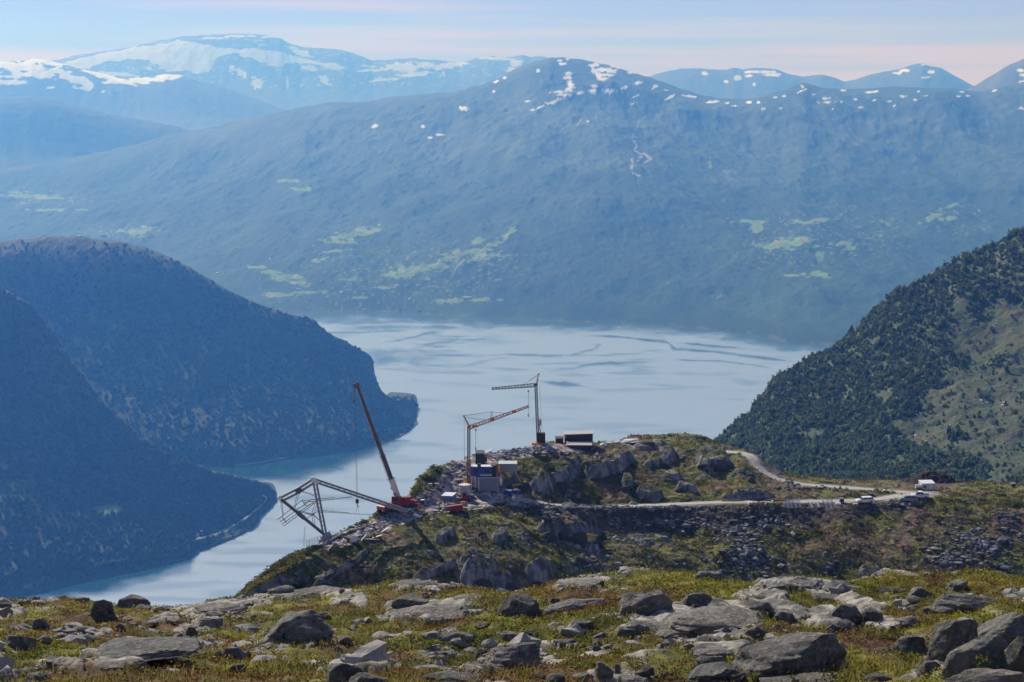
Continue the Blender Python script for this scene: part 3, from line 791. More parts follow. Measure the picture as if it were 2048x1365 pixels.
# long strips of heather on the upper back
cF = mixc(cF, brown, sstep(0.0, 0.3, patches(pxF, pyF, [(1270, 905, 130, 14, 3), (1180, 920, 60, 10, -20), (900, 1120, 120, 24, -25)], v2 * 0.6)) * 0.6)
rk = mixc((0.10, 0.10, 0.105), (0.27, 0.255, 0.235), sstep(-0.4, 0.5, v3 + v2 * 0.4))
cF = mixc(cF, rk, np.clip(sstep(0.28, 0.46, slope + v3 * 0.10) * 0.75 + rockm * sstep(-0.1, 0.25, v2 + slope * 0.9) * 0.7, 0, 1))
spots = sstep(0.42, 0.55, fbm(X / 2.0, Y / 2.0, None, 3, 571))
cF = mixc(cF, rk, spots * 0.75)
# dark turned soil below the lower road, behind the hut, beside the upper road
soil = patches(pxF, pyF, [(1300, 1040, 190, 26), (1520, 1035, 170, 24), (1640, 1020, 110, 22), (1330, 1025, 260, 14), (1860, 962, 70, 14), (1545, 930, 24, 18, 45), (1770, 1015, 60, 10)], v2 * 0.5)
cF = mixc(cF, mixc((0.055, 0.042, 0.033), (0.115, 0.09, 0.07), sstep(-0.3, 0.5, v3)), sstep(0, 0.25, soil) * 0.92)
redm = patches(pxF, pyF, [(1640, 1012, 80, 7), (1810, 1070, 14, 60), (1830, 1030, 30, 30, 20), (1720, 1013, 30, 4)], v2 * 0.6)
cF = mixc(cF, (0.15, 0.095, 0.07), sstep(0, 0.3, redm) * 0.8)
# blasted bare rock and trampled ground of the site
bare = patches(pxF, pyF, [(905, 955, 45, 22, -25), (880, 1000, 60, 16, -25), (960, 925, 45, 12), (1020, 908, 60, 13, -5), (1075, 893, 30, 7), (1130, 898, 50, 9), (940, 1000, 100, 16, -5), (820, 1030, 40, 14, -20), (760, 1050, 60, 16, -25), (700, 1072, 60, 14, -20),
                            (655, 1086, 26, 9), (1040, 1005, 50, 10, 10), (1245, 884, 40, 5), (1600, 1003, 60, 4)], v2 * 0.5 + v3 * 0.2)
cF = mixc(cF, mixc((0.20, 0.185, 0.17), (0.52, 0.46, 0.41), sstep(-0.5, 0.5, v3)), sstep(-0.05, 0.2, bare) * 0.95)
shoulder = sstep(0.45, 0.95, roadness)
cF = mixc(cF, (0.24, 0.225, 0.20), shoulder * 0.8)
ground_site = structure(grid_obj('headland_terrain', GF, M['hill'], cF), 'grassy rocky headland carrying the building site')
bvhF = BVHTree.FromPolygons([tuple(v) for v in GF.reshape(-1, 3)[: (GF.shape[0] - 12) * GF.shape[1]].tolist()], grid_faces(GF.shape[0] - 12, GF.shape[1]).tolist())

def cast(bvh, px, py):
    d = (at(px, py, 100.0) - Vector((0, 0, CAM_H))).normalized()
    h = bvh.ray_cast(Vector((0, 0, CAM_H)), d, 5000.0)
    return h[0], h[1]
def onF(px, py):
    for k in range(60):
        h, n = cast(bvhF, px, py + k)
        if h is not None: return h
    return at(px, py, 500)
def dropF(x, y, bvh=None):
    h = (bvh or bvhF).ray_cast(Vector((x, y, 3000.0)), Vector((0, 0, -1)), 6000)
    return h[0].z if h[0] is not None else None

M['road'] = attr_mat('crushed_gravel', scale=2.2, var=0.22, bump=0.4, bscale=8, bdist=0.05)
for pts, hw, nm in roads:
    V = []; C = []
    n = len(pts); m = 13
    for i, p in enumerate(pts):
        t = (pts[min(i + 1, n - 1)] - pts[max(i - 1, 0)]); t.z = 0; t.normalize()
        s = Vector((t.y, -t.x, 0))
        wob = 0.35 * (random.random() - 0.5)
        for j in range(m):
            f = j / (m - 1) * 2 - 1
            q = p + s * f * (hw + wob)
            z = p.z - 0.02 - 0.16 * max(0, abs(f) - 0.86) / 0.14 + 0.03 * math.cos(f * 6)
            V.append((q.x, q.y, z))
            track = max(0, 1 - abs(abs(f) - 0.45) / 0.22)
            k = 0.38 + 0.14 * track + 0.05 * (random.random() - 0.5) - 0.10 * max(0, abs(f) - 0.8) / 0.2
            C.append((k * 1.02, k * 0.93, k * 0.80))
    structure(mesh_np(nm, V, grid_faces(n, m), M['road'], np.array(C)))

# ================================================================== FOREGROUND GROUND
skyG = [(-300, 1230), (0, 1207), (40, 1202), (100, 1204), (145, 1200), (185, 1206), (230, 1213), (290, 1219), (350, 1223), (400, 1219), (440, 1210), (480, 1205), (520, 1200), (560, 1194), (620, 1188), (680, 1186), (740, 1181), (780, 1174), (830, 1172),
        (880, 1173), (930, 1180), (980, 1190), (1030, 1192), (1070, 1182), (1110, 1170), (1160, 1164), (1200, 1156), (1250, 1147), (1310, 1141), (1370, 1145), (1420, 1156), (1450, 1166), (1500, 1172), (1540, 1166), (1580, 1155), (1640, 1152), (1690, 1162),
        (1730, 1154), (1770, 1139), (1810, 1142), (1860, 1147), (1900, 1150), (1950, 1144), (1990, 1148), (2048, 1160), (2300, 1150)]
colsG = np.arange(-260, 2310, 2.2)
gG = knots(skyG, colsG)
YcG = knots([(-300, 64), (400, 62), (800, 58), (1200, 52), (1800, 50), (2300, 48)], colsG)
LG = lambda a: list(zip(colsG, a))
y44 = knots([(-300, 1268), (400, 1262), (800, 1238), (1200, 1220), (2300, 1212)], colsG); Y44 = knots([(-300, 46), (800, 44), (1200, 42.5), (2300, 41)], colsG)
y33 = knots([(-300, 1308), (800, 1296), (1200, 1285), (2300, 1278)], colsG)
linesG = [('z', [(-999, CAM_H - 2.2)], [(-999, 4.0)], LG(gG * 0 + 1700)), ('z', [(-999, CAM_H - 4.0)], [(-999, 12.0)], LG(gG * 0 + 1500)),
          (LG(gG * 0 + 1408), [(-999, 19.0)]), (LG(gG * 0 + 1358), [(-999, 24.5)]), (LG(y33), [(-999, 33.0)]), (LG(y44), LG(Y44)), (LG(gG), LG(YcG)),
          ('z', LG(CAM_H - 0.285 * (YcG + 16)), LG(YcG + 16), LG(gG)), ('z', [(-999, CAM_H - 0.30 * 150)], [(-999, 150)], LG(gG)),
          ('z', [(-999, CAM_H - 0.315 * 300)], [(-999, 300)], LG(gG)), ('z', [(-999, CAM_H - 215)], [(-999, 430)], LG(gG)), ('z', [(-999, -6)], [(-999, 1000)], LG(gG))]
GG = loft(colsG, linesG, [6, 14, 40, 110, 110, 110, 24, 10, 10, 8, 6], sm=2)
X, Y = GG[..., 0], GG[..., 1]
pxG, pyG = proj_np(GG)
crest = 0.35 + 0.65 * sstep(2, 26, np.abs(pyG - knots(skyG, np.clip(pxG, -300, 2300).ravel()).reshape(pxG.shape)))
n1 = fbm(X / 3.0, Y / 4.5, None, 4, 601, 0.5); n2 = fbm(X / 0.8, Y / 1.1, None, 4, 611, 0.55); n3 = fbm(X / 0.25, Y / 0.3, None, 3, 621, 0.6)
GG[..., 2] += ((n1 * 0.55 + n2 * 0.15) * crest + n3 * 0.035) * sstep(15, 27, Y)
GG[..., 2] -= 0.25 * (1 - sstep(15, 24, Y))
NG = normals_np(GG)
pxG, pyG = proj_np(GG)
u1 = fbm(X / 2.4, Y / 3.4, None, 5, 631, 0.6); u2 = fbm(X / 0.9 + 7, Y / 1.3, None, 5, 641, 0.6); u3 = fbm(X / 0.3, Y / 0.4, None, 3, 651); u4 = fbm(X / 1.5 + 3, Y / 2.0 + 9, None, 4, 661, 0.6)
moss = mixc((0.070, 0.074, 0.015), (0.20, 0.18, 0.030), sstep(-0.35, 0.45, u2 + 0.3 * u3))
brn = mixc((0.065, 0.040, 0.020), (0.165, 0.098, 0.038), sstep(-0.4, 0.5, u3 + u2 * 0.5))
och = (0.17, 0.12, 0.035)
cG = mixc(moss, brn, sstep(-0.02, 0.22, u1 + u3 * 0.2))
cG = mixc(cG, och, sstep(0.12, 0.4, u4 + u3 * 0.2) * 0.55)
redp = patches(pxG, pyG, [(780, 1318, 60, 12), (100, 1330, 70, 9, -8), (1730, 1290, 70, 26, 30), (1600, 1270, 60, 10, 20), (1540, 1290, 50, 8), (20, 1330, 40, 8)], u2 * 0.7)
cG = mixc(cG, (0.115, 0.060, 0.045), sstep(0, 0.3, redp) * 0.8)
yel = patches(pxG, pyG, [(1350, 1165, 90, 20, 5), (1250, 1170, 60, 16), (1440, 1185, 60, 22), (1800, 1160, 80, 20), (300, 1225, 60, 18), (60, 1225, 70, 20), (700, 1200, 90, 18), (560, 1280, 50, 30), (960, 1260, 60, 14), (1390, 1345, 60, 12), (1740, 1320, 60, 14, 25)], u2 * 0.6)
cG = mixc(cG, mixc((0.13, 0.13, 0.02), (0.24, 0.21, 0.035), sstep(-0.3, 0.4, u3)), sstep(0, 0.35, yel) * 0.75)
rg = mixc((0.14, 0.13, 0.115), (0.36, 0.325, 0.275), sstep(-0.5, 0.4, u3 + u2 * 0.3))
rmask = sstep(0.30, 0.38, u4 * 0.6 + fbm(X / 1.1, Y / 2.2, None, 4, 671, 0.5) * 0.7)
cG = mixc(cG, rg, rmask * 0.9)
slabs = patches(pxG, pyG, [(865, 1226, 105, 20, -5), (1400, 1232, 140, 30, -8), (1300, 1250, 90, 14, -12), (430, 1218, 80, 14, -6), (415, 1245, 34, 11), (325, 1240, 38, 6, -6), (275, 1310, 125, 9, -4), (238, 1334, 56, 8), (505, 1208, 40, 8), (640, 1188, 70, 7), (850, 1176, 70, 8),
    (1165, 1168, 70, 11, -8), (1600, 1172, 80, 12, 3), (1030, 1318, 80, 24, -4), (1440, 1306, 75, 16, -6), (1250, 1362, 90, 10), (1680, 1196, 80, 14, 14), (1560, 1225, 90, 22, 10), (1660, 1240, 60, 18, 10), (1900, 1215, 60, 10), (1620, 1298, 60, 12), (1960, 1345, 110, 22), (1520, 1195, 60, 12), (1760, 1250, 50, 14, 10),
    (120, 1335, 60, 5), (560, 1195, 60, 6), (1110, 1296, 50, 5), (700, 1340, 70, 12), (960, 1345, 50, 8), (20, 1225, 40, 10), (170, 1270, 60, 8)], u2 * 0.45 + u3 * 0.2 + fbm(X / 0.5, Y / 1.6, None, 3, 681) * 0.25)
sl = sstep(0.0, 0.22, slabs)
crack = ridged(X / 0.8 + u2, Y / 1.6, 4, 691)
slabc = mixc((0.15, 0.138, 0.12), (0.40, 0.355, 0.295), sstep(-0.45, 0.5, u3 * 1.2 + u2 * 0.5))
slabc = mixc(slabc, (0.24, 0.25, 0.19), sstep(0.1, 0.4, u1) * 0.35)
slabc = mixc(slabc, (0.07, 0.066, 0.06), sstep(0.5, 0.72, crack) * 0.85)
cG = mixc(cG, slabc, sl)
rmask = np.maximum(rmask, sl)
GG[..., 2] += rmask * 0.05 + sl * (0.05 + 0.02 * np.clip(crack, -1, 0.6))
ground_near = structure(grid_obj('foreground_ground', GG, M['near'], cG), 'mossy heathery ground with stones in the foreground')
kG = GG.shape[0] - 20
bvhG = BVHTree.FromPolygons([tuple(v) for v in GG.reshape(-1, 3)[: kG * GG.shape[1]].tolist()], grid_faces(kG, GG.shape[1]).tolist())
def onG(px, py):
    for k in range(60):
        h, n = cast(bvhG, px, py + k)
        if h is not None: return h, n
    return at(px, py, 30), Vector((0, 0, 1))

# ================================================================== HAZE
def haze():
    m = bpy.data.materials.new('valley_haze'); m.use_nodes = True
    n = m.node_tree.nodes; l = m.node_tree.links
    n.clear()
    o = n.new('ShaderNodeOutputMaterial'); v = n.new('ShaderNodeVolumePrincipled')
    v.inputs['Color'].default_value = (0.085, 0.32, 1.0, 1)
    v.inputs['Absorption Color'].default_value = (1, 1, 1, 1)
    v.inputs['Density'].default_value = 7.6e-5
    v.inputs['Anisotropy'].default_value = 0.4
    l.new(v.outputs['Volume'], o.inputs['Volume'])
    x0, x1, y0, y1, z0, z1 = -22000, 22000, -600, 37500, -9, 2320
    V = [(x0, y0, z0), (x1, y0, z0), (x1, y1, z0), (x0, y1, z0), (x0, y0, z1), (x1, y0, z1), (x1, y1, z1), (x0, y1, z1)]
    Fc = [(0, 3, 2, 1), (4, 5, 6, 7), (0, 1, 5, 4), (1, 2, 6, 5), (2, 3, 7, 6), (3, 0, 4, 7)]
    o_ = mesh_np('haze', V, Fc, m, smooth=False)
    tag(o_, 'blue haze filling the valley', 'haze', kind='stuff')
haze()
# ================================================================== VEGETATION AND STONES
rng = np.random.RandomState(7)

def leaf_mass(name, P, rx, rz, col, nleaf, leaf, parent=None, lift=0.5, core=True):
    """crowns of many small leaf clumps (triangles pairs) around points P"""
    n = len(P)
    k = nleaf
    d = rng.normal(size=(n, k, 3)); d /= np.linalg.norm(d, axis=-1, keepdims=True)
    rad = rng.uniform(0.55, 1.05, (n, k, 1))
    c = d * rad
    lob = 1 + 0.35 * np.sin(c[..., 0:1] * 4 + rng.uniform(0, 6, (n, 1, 1))) * np.cos(c[..., 2:3] * 3 + rng.uniform(0, 6, (n, 1, 1)))
    c = c * lob
    c[..., 0] *= rx[:, None]; c[..., 1] *= rx[:, None]; c[..., 2] *= rz[:, None]
    c = c + P[:, None, :] + np.array([0, 0, 1.0]) * (rz[:, None, None] * lift)
    a = rng.normal(size=(n, k, 3)); a /= np.linalg.norm(a, axis=-1, keepdims=True)
    b = np.cross(a, rng.normal(size=(n, k, 3))); b /= (np.linalg.norm(b, axis=-1, keepdims=True) + 1e-9)
    s = leaf[:, None, None] * rng.uniform(0.6, 1.3, (n, k, 1))
    v0 = c - a * s; v1 = c + b * s; v2 = c + a * s; v3 = c - b * s
    V = np.stack([v0, v1, v2, v3], 2).reshape(-1, 3)
    F = np.arange(len(V)).reshape(-1, 4)
    cc = col[:, None, :] * rng.uniform(0.75, 1.3, (n, k, 1))
    C = np.repeat(cc.reshape(-1, 3), 4, axis=0)
    return V, F, C

ICO_V = None
def ico(sub):
    import bmesh
    bm = bmesh.new(); bmesh.ops.create_icosphere(bm, subdivisions=sub, radius=1.0)
    V = np.array([v.co[:] for v in bm.verts]); F = np.array([[v.index for v in f.verts] for f in bm.faces]); bm.free()
    return V, F
I1 = ico(1); I2 = ico(2); I4 = ico(4); I5 = ico(5)

def blob_mass(P, rx, rz, col, base, lift=0.5, jit=0.28):
    V0, F0 = base
    n = len(P)
    r = 1 + jit * rng.uniform(-1, 1, (n, len(V0), 1))
    V = V0[None] * r
    V = V * np.stack([rx, rx, rz], -1)[:, None, :] + P[:, None, :] + np.array([0, 0, 1.0]) * (rz[:, None, None] * lift)
    F = (F0[None] + (np.arange(n) * len(V0))[:, None, None]).reshape(-1, 3)
    C = np.repeat(col[:, None, :], len(V0), 1) * rng.uniform(0.8, 1.2, (n, len(V0), 1))
    return V.reshape(-1, 3), F, C.reshape(-1, 3)

def grid_scatter(G, n, rows, cols_rng, weight=None):
    r = rng.uniform(rows[0], rows[1] - 1.001, n); c = rng.uniform(cols_rng[0], cols_rng[1] - 1.001, n)
    i = r.astype(int); j = c.astype(int); fr = (r - i)[:, None]; fc = (c - j)[:, None]
    P = (G[i, j] * (1 - fr) + G[i + 1, j] * fr) * (1 - fc) + (G[i, j + 1] * (1 - fr) + G[i + 1, j + 1] * fr) * fc
    return P, i, j

# --- woods on the far-left slopes and the massif: small crowns, one mass each
def far_woods(name, G, c, n, rows, hmax, size, seedn, label, openmask=None):
    P, i, j = grid_scatter(G, n, rows, (0, G.shape[1]))
    keep = (P[:, 2] > 3) & (P[:, 2] < hmax + rng.uniform(-80, 80, n)) & (fbm(P[:, 0] / 220, P[:, 1] / 220, None, 3, seedn) > -0.9 + rng.uniform(-0.2, 0.2, n))
    if openmask is not None: keep &= openmask(P)
    P = P[keep]; i = i[keep]; j = j[keep]
    m = len(P)
    rx = size * rng.uniform(0.6, 1.3, m); rz = rx * rng.uniform(0.9, 1.5, m)
    col = c[i, j] * rng.uniform(0.85, 1.2, (m, 1)) * np.array([1.0, 1.0, 0.9])
    V, F, C = blob_mass(P, rx, rz, col, I1, 0.5, 0.3)
    o = mesh_np(name, V, F, M['crown'], C, smooth=False)
    tag(o, label, 'woodland', kind='stuff')
def spur_open(P):
    a, b = proj_np(P)
    d = polyline_dist(a, b, [(392, 1080), (420, 1074), (450, 1064), (480, 1046), (500, 1032), (515, 1020), (530, 1007), (534, 998), (526, 992)])
    return (d > 4.5) & (ell(a, b, 215, 1020, 30, 10) < 0) & (ell(a, b, 455, 1074, 50, 6, -25) < 0)
far_woods('distant_woodland', GB, cB, 15000, (6, 195), 520, 5.0, 701, 'dark woodland covering the far left fjord side')
far_woods('spur_woodland', GS, cS, 15000, (6, 195), 640, 4.6, 702, 'dark woodland covering the nearer left spur above the shore road', openmask=spur_open)

# --- birch woods on the right-hand slope
nE = 27000
P, i, j = grid_scatter(GE, nE, (4, 318), (60, GE.shape[1]))
epx, epy = proj_np(P)
om = open_mask(epx, epy)
dn = fbm(P[:, 0] / 60, P[:, 1] / 60, None, 3, 711)
keep = (om + dn * 0.5 < 0.12 + rng.uniform(-0.1, 0.1, nE)) | (rng.uniform(0, 1, nE) < 0.10)
keep &= epy > 430
P = P[keep]; om = om[keep]
m = len(P)
rx = rng.lognormal(0.5, 0.34, m).clip(0.9, 3.6) * np.where(om > 0.1, 0.6, 1.0); rz = rx * rng.uniform(1.0, 1.6, m)
colt = mixc((0.085, 0.112, 0.036), (0.145, 0.170, 0.050), rng.uniform(0, 1, m))
colt = mixc(colt, np.array((0.15, 0.165, 0.06)) * np.ones((m, 3)), sstep(0.0, 0.4, fbm(P[:, 0] / 45, P[:, 1] / 45, None, 3, 712)) * 0.6)
order = np.argsort(P[:, 1])
V1, F1, C1 = leaf_mass('x', P, rx, rz, colt, 22, rx * 0.36, lift=0.7)
V2, F2, C2 = blob_mass(P, rx * 0.78, rz * 0.78, colt * 0.95, I1, 0.8, 0.3)
wood = mesh_np('birch_woodland', V1, F1, M['crown'], C1, smooth=False)
tag(wood, 'dense birch wood on the steep right-hand slope', 'woodland', kind='stuff')
und = mesh_np('birch_undergrowth', V2, F2, M['crown'], C2, smooth=False)
tag(und, 'inner foliage and undergrowth of the birch wood on the right-hand slope', 'woodland', kind='stuff')

# single trees that stand apart on the open right-hand slope
M['bark'] = paint('birch_bark', (0.30, 0.28, 0.25), 0.8, scale=3)
def surf_lookup(G, px, py, rows):
    sub = G[rows[0]:rows[1]]
    a, b = proj_np(sub)
    d = (a - px) ** 2 + (b - py) ** 2
    k = np.unravel_index(d.argmin(), d.shape)
    return sub[k]
def tree_meshes(seed, w, h):
    global rng
    st = rng; rng = np.random.RandomState(seed)
    n = 7
    cen = np.stack([rng.uniform(-w * 0.35, w * 0.35, n), rng.uniform(-w * 0.35, w * 0.35, n), rng.uniform(h * 0.35, h * 0.85, n)], -1)
    r = rng.uniform(w * 0.22, w * 0.36, n)
    colr = mixc((0.040, 0.066, 0.022), (0.10, 0.13, 0.036), rng.uniform(0, 1, n))
    V, F, C = leaf_mass('x', cen, r, r * 1.1, colr, 60, r * 0.22, lift=0.0)
    rng = st
    tv = []; tf = []
    def limb(p0, p1, r0, r1):
        b = len(tv); ax = (Vector(p1) - Vector(p0)).normalized(); s = ax.orthogonal().normalized(); t = ax.cross(s)
        for q, rr in ((p0, r0), (p1, r1)):
            for a in range(6):
                an = a * math.pi / 3
                tv.append(tuple(Vector(q) + (s * math.cos(an) + t * math.sin(an)) * rr))
        for a in range(6): tf.append((b + a, b + (a + 1) % 6, b + 6 + (a + 1) % 6, b + 6 + a))
    limb((0, 0, -0.4), (0.1, 0, h * 0.5), w * 0.035 + 0.05, w * 0.02 + 0.03)
    for cc in cen[:5]: limb((0.05, 0, h * 0.3), tuple(cc), w * 0.02 + 0.02, 0.02)
    return V, F, C, tv, tf
TR = [(1928, 802, 11, 18, 'round dark tree beside the white rocks high on the open slope'), (1988, 858, 15, 22, 'tallest lone dark tree on the open slope near the right edge'), (1914, 866, 11, 20, 'slim dark tree left of the tallest lone tree on the open slope'),
      (1860, 826, 14, 18, 'broad dark tree in the middle of the open slope'), (1832, 822, 10, 17, 'dark tree at the left edge of the open slope, left of the broad one'), (1806, 800, 18, 15, 'wide bushy tree above the dark clump at the edge of the open slope'),
      (2010, 742, 12, 10, 'small bush on the upper open slope near the right edge'), (1972, 800, 12, 11, 'low dark bush above the tallest lone tree'), (1952, 868, 10, 14, 'small tree between the slim tree and the tallest lone tree'),
      (1876, 770, 10, 12, 'small tree above the broad dark tree on the slope'), (2030, 832, 12, 13, 'bushy tree near the right edge above the lower wood'), (1740, 800, 10, 12, 'small pale birch at the top of the dark clump'), (1900, 905, 14, 16, 'leafy tree at the upper edge of the lower wood'),
      (1985, 905, 14, 17, 'rounded tree below the tallest lone tree'), (1935, 720, 9, 9, 'tiny bush high on the brown open slope'), (1960, 918, 12, 14, 'pale green tree among the lower wood below the open slope')]
for q, (tx, ty, w, h, lab) in enumerate(TR):
    p = surf_lookup(GE, tx, ty, (6, 310)); s = p[1] / F_PX
    V, F, C, tv, tf = tree_meshes(900 + q, w * s, h * s)
    e = bpy.data.objects.new('birch_tree', None); COL.objects.link(e); e.location = p
    tag(e, lab, 'tree', 'lone trees on the open right-hand slope')
    mesh_np('crown', V, F, M['crown'], C, smooth=False, parent=e)
    mesh_np('trunk', tv, tf, M['bark'], parent=e)

# --- heath cover in the foreground: leaf clumps and grass
def near_tufts(n, seed):
    global rng
    rng = np.random.RandomState(seed)
    rows = (24, 24 + 10 + 110 * 3 + 20)
    P, i, j = grid_scatter(GG, n, (30, 398), (0, GG.shape[1]))
    keep = (rmask[i, j] < 0.4) & (P[:, 1] > 13)
    keep &= fbm(P[:, 0] / 0.7, P[:, 1] / 0.9, None, 3, 721) > -0.25 + rng.uniform(-0.2, 0.2, n)
    return P[keep], i[keep], j[keep]
P, i, j = near_tufts(76000, 31)
m = len(P)
sz = rng.uniform(0.025, 0.078, m) * (0.6 + 0.012 * P[:, 1])
colt = cG[i, j] * rng.uniform(0.85, 1.75, (m, 1))
hue = rng.uniform(0, 1, m)
colt = mixc(colt, np.array([0.34, 0.29, 0.035]) * np.ones((m, 3)), (hue > 0.92) * 0.7)
colt = mixc(colt, np.array([0.035, 0.040, 0.014]) * np.ones((m, 3)), (hue < 0.18) * 0.7)
brm = sstep(0.05, 0.35, fbm(P[:, 0] / 2.0, P[:, 1] / 3.5, None, 4, 733))
colt = mixc(colt, np.array([0.20, 0.10, 0.035]) * rng.uniform(0.6, 1.4, (m, 1)), brm * (rng.uniform(0, 1, m) < 0.7) * 0.75)
V1, F1, C1 = leaf_mass('x', P, sz * 1.6, sz * 0.8, colt, 9, sz * 0.27, lift=0.6)
cover = mesh_np('heath_cover', V1, F1, M['tuft'], C1, smooth=False)
tag(cover, 'low heather, bilberry and moss covering the foreground ground', 'ground cover', kind='stuff')
# grass blades
P, i, j = near_tufts(16000, 37)
g = fbm(P[:, 0] / 1.3, P[:, 1] / 1.6, None, 3, 731) > 0.02
P = P[g]; i = i[g]; j = j[g]; m = len(P)
k = 6
base = P[:, None, :] + rng.normal(0, 0.05, (m, k, 3)) * np.array([1, 1, 0])
tip = base + np.stack([rng.normal(0.02, 0.05, (m, k)), rng.normal(0, 0.05, (m, k)), rng.uniform(0.05, 0.17, (m, k))], -1)
wd = rng.normal(size=(m, k, 3)) * np.array([1, 1, 0]); wd /= np.linalg.norm(wd, axis=-1, keepdims=True); wd *= 0.009
V = np.stack([base - wd, base + wd, tip], 2).reshape(-1, 3)
C = np.repeat((mixc((0.16, 0.15, 0.03), (0.30, 0.24, 0.10), rng.uniform(0, 1, m))[:, None, :] * rng.uniform(0.7, 1.2, (m, k, 1))).reshape(-1, 3), 3, axis=0)
gr = mesh_np('mountain_grass', V, np.arange(len(V)).reshape(-1, 3), M['tuft'], C, smooth=False)
tag(gr, 'yellowing mountain grass between the foreground stones', 'grass', kind='stuff')

# --- loose stones
def rock_scatter(name, P, size, cols, label, base=I1, flat=0.65):
    n = len(P)
    V0, F0 = base
    r = 1 + 0.38 * rng.uniform(-1, 1, (n, len(V0), 1))
    V = V0[None] * r
    sc = size[:, None] * rng.uniform(0.55, 1.2, (n, 3)) * np.array([1.15, 1.0, flat])
    V = V * sc[:, None, :]
    a = rng.uniform(0, 6.28, n); ca_, sa_ = np.cos(a), np.sin(a)
    X_ = V[..., 0] * ca_[:, None] - V[..., 1] * sa_[:, None]; Y_ = V[..., 0] * sa_[:, None] + V[..., 1] * ca_[:, None]
    V = np.stack([X_, Y_, V[..., 2]], -1) + P[:, None, :]
    F = (F0[None] + (np.arange(n) * len(V0))[:, None, None]).reshape(-1, 3)
    C = np.repeat(cols[:, None, :], len(V0), 1).reshape(-1, 3)
    o = mesh_np(name, V.reshape(-1, 3), F, M['stone'], C, smooth=False)
    tag(o, label, 'stones', kind='stuff')
    return o
def F_points(lst, n):
    out = []
    rowsel = GF[: 460]
    w = [e[2] * e[3] * (e[5] if len(e) > 5 else 1) for e in lst]; w = np.array(w) / sum(w)
    a, b = pxF[:440], pyF[:440]
    tree_px = a[0]
    for q, e in enumerate(lst):
        k = int(n * w[q])
        rr = np.abs(rng.normal(0, 0.55, k)).clip(0, 1.6); th = rng.uniform(0, 6.283, k)
        dx = rr * np.cos(th) * e[2]; dy = rr * np.sin(th) * e[3]
        an = R(e[4]); X_ = e[0] + dx * math.cos(an) - dy * math.sin(an); Y_ = e[1] + dx * math.sin(an) + dy * math.cos(an)
        for x_, y_ in zip(X_, Y_):
            h, nn = cast(bvhF, x_, y_)
            if h is not None: out.append(h[:])
    return np.array(out)
scree = [(1495, 1105, 62, 62, 8), (1470, 1060, 50, 18, 0), (1960, 1090, 95, 45, 12), (1900, 1120, 60, 22, 8), (1660, 1130, 16, 24, -20), (1330, 1045, 150, 20, 0, 0.6), (1520, 1050, 60, 26, 0), (1170, 1125, 50, 10, -5), (1640, 978, 130, 6, 2), (1580, 965, 40, 8, 30), (1545, 925, 26, 12, 48),
         (1095, 1030, 50, 14, 12), (1250, 1017, 230, 3, 0, 6), (1075, 1015, 30, 8, 10, 1.5), (1480, 945, 30, 10, 10, 0.6), (1500, 985, 40, 10, 0, 0.6), (1800, 1010, 60, 8, 0, 1), (2010, 1040, 40, 26, 10, 0.8), (1250, 1140, 50, 8, 0, 0.5), (1420, 1150, 50, 12, 0)]
P = F_points(scree, 3000); n = len(P)
rock_scatter('scree_stones', P + np.array([0, 0, 0.1]), rng.lognormal(-0.95, 0.5, n).clip(0.15, 1.3), mixc((0.06, 0.06, 0.065), (0.27, 0.26, 0.25), rng.uniform(0, 1, n) ** 1.5), 'grey scree of broken stones on the slope below the road')
site = [(905, 1003, 55, 12, -15, 1.6), (860, 1022, 26, 12, 0, 1.6), (1040, 1003, 46, 7, 8, 1.5), (1020, 905, 62, 10, -8, 2), (975, 905, 30, 8, 0, 1.5), (1060, 900, 40, 10, 0, 1.5), (905, 950, 40, 18, -25, 1.4), (850, 990, 30, 14, -30), (720, 1066, 60, 12, -24, 1.2), (770, 1045, 40, 10, -20), (1130, 905, 20, 8, 0), (660, 1082, 20, 6, 0), (1000, 990, 40, 8, 0)]
P = F_points(site, 2600); n = len(P)
rock_scatter('blasted_rock', P + np.array([0, 0, 0.05]), rng.lognormal(-1.05, 0.5, n).clip(0.12, 1.1), mixc(mixc((0.11, 0.11, 0.12), (0.48, 0.45, 0.42), rng.uniform(0, 1, n) ** 1.4), np.array((0.55, 0.40, 0.32)) * np.ones((n, 3)), (rng.uniform(0, 1, n) < 0.22) * 0.8), 'pale blasted rock heaped around the building site')
P = F_points([(1250, 1080, 800, 90, 0), (1200, 920, 260, 60, 0), (700, 1140, 180, 40, -10)], 900); n = len(P)
rock_scatter('heath_stones', P, rng.lognormal(-1.1, 0.5, n).clip(0.12, 1.3), mixc((0.12, 0.12, 0.12), (0.30, 0.28, 0.26), rng.uniform(0, 1, n)), 'grey stones lying scattered over the heath of the headland')
# low heath shrubs over the headland
P, i, j = grid_scatter(GF, 30000, (8, 420), (100, GF.shape[1]))
a_, b_ = proj_np(P)
kp = (roadness[i, j] < 0.15) & (bare[i, j] < -0.1) & (soil[i, j] < 0.0) & (NF[i, j][:, 2] > 0.72) & (fbm(P[:, 0] / 5, P[:, 1] / 5, None, 3, 751) > -0.15 + rng.uniform(-0.25, 0.25, len(P)))
P = P[kp]; i = i[kp]; j = j[kp]; n = len(P)
r_ = rng.uniform(0.18, 0.55, n)
ch = cF[i, j] * rng.uniform(0.6, 1.5, (n, 1))
V1, F1, C1 = leaf_mass('x', P, r_ * 1.5, r_ * 0.6, ch, 7, r_ * 0.45, lift=0.5)
tag(mesh_np('headland_heath', V1, F1, M['tuft'], C1, smooth=False), 'low heath shrubs and grass tufts growing over the headland', 'ground cover', kind='stuff')
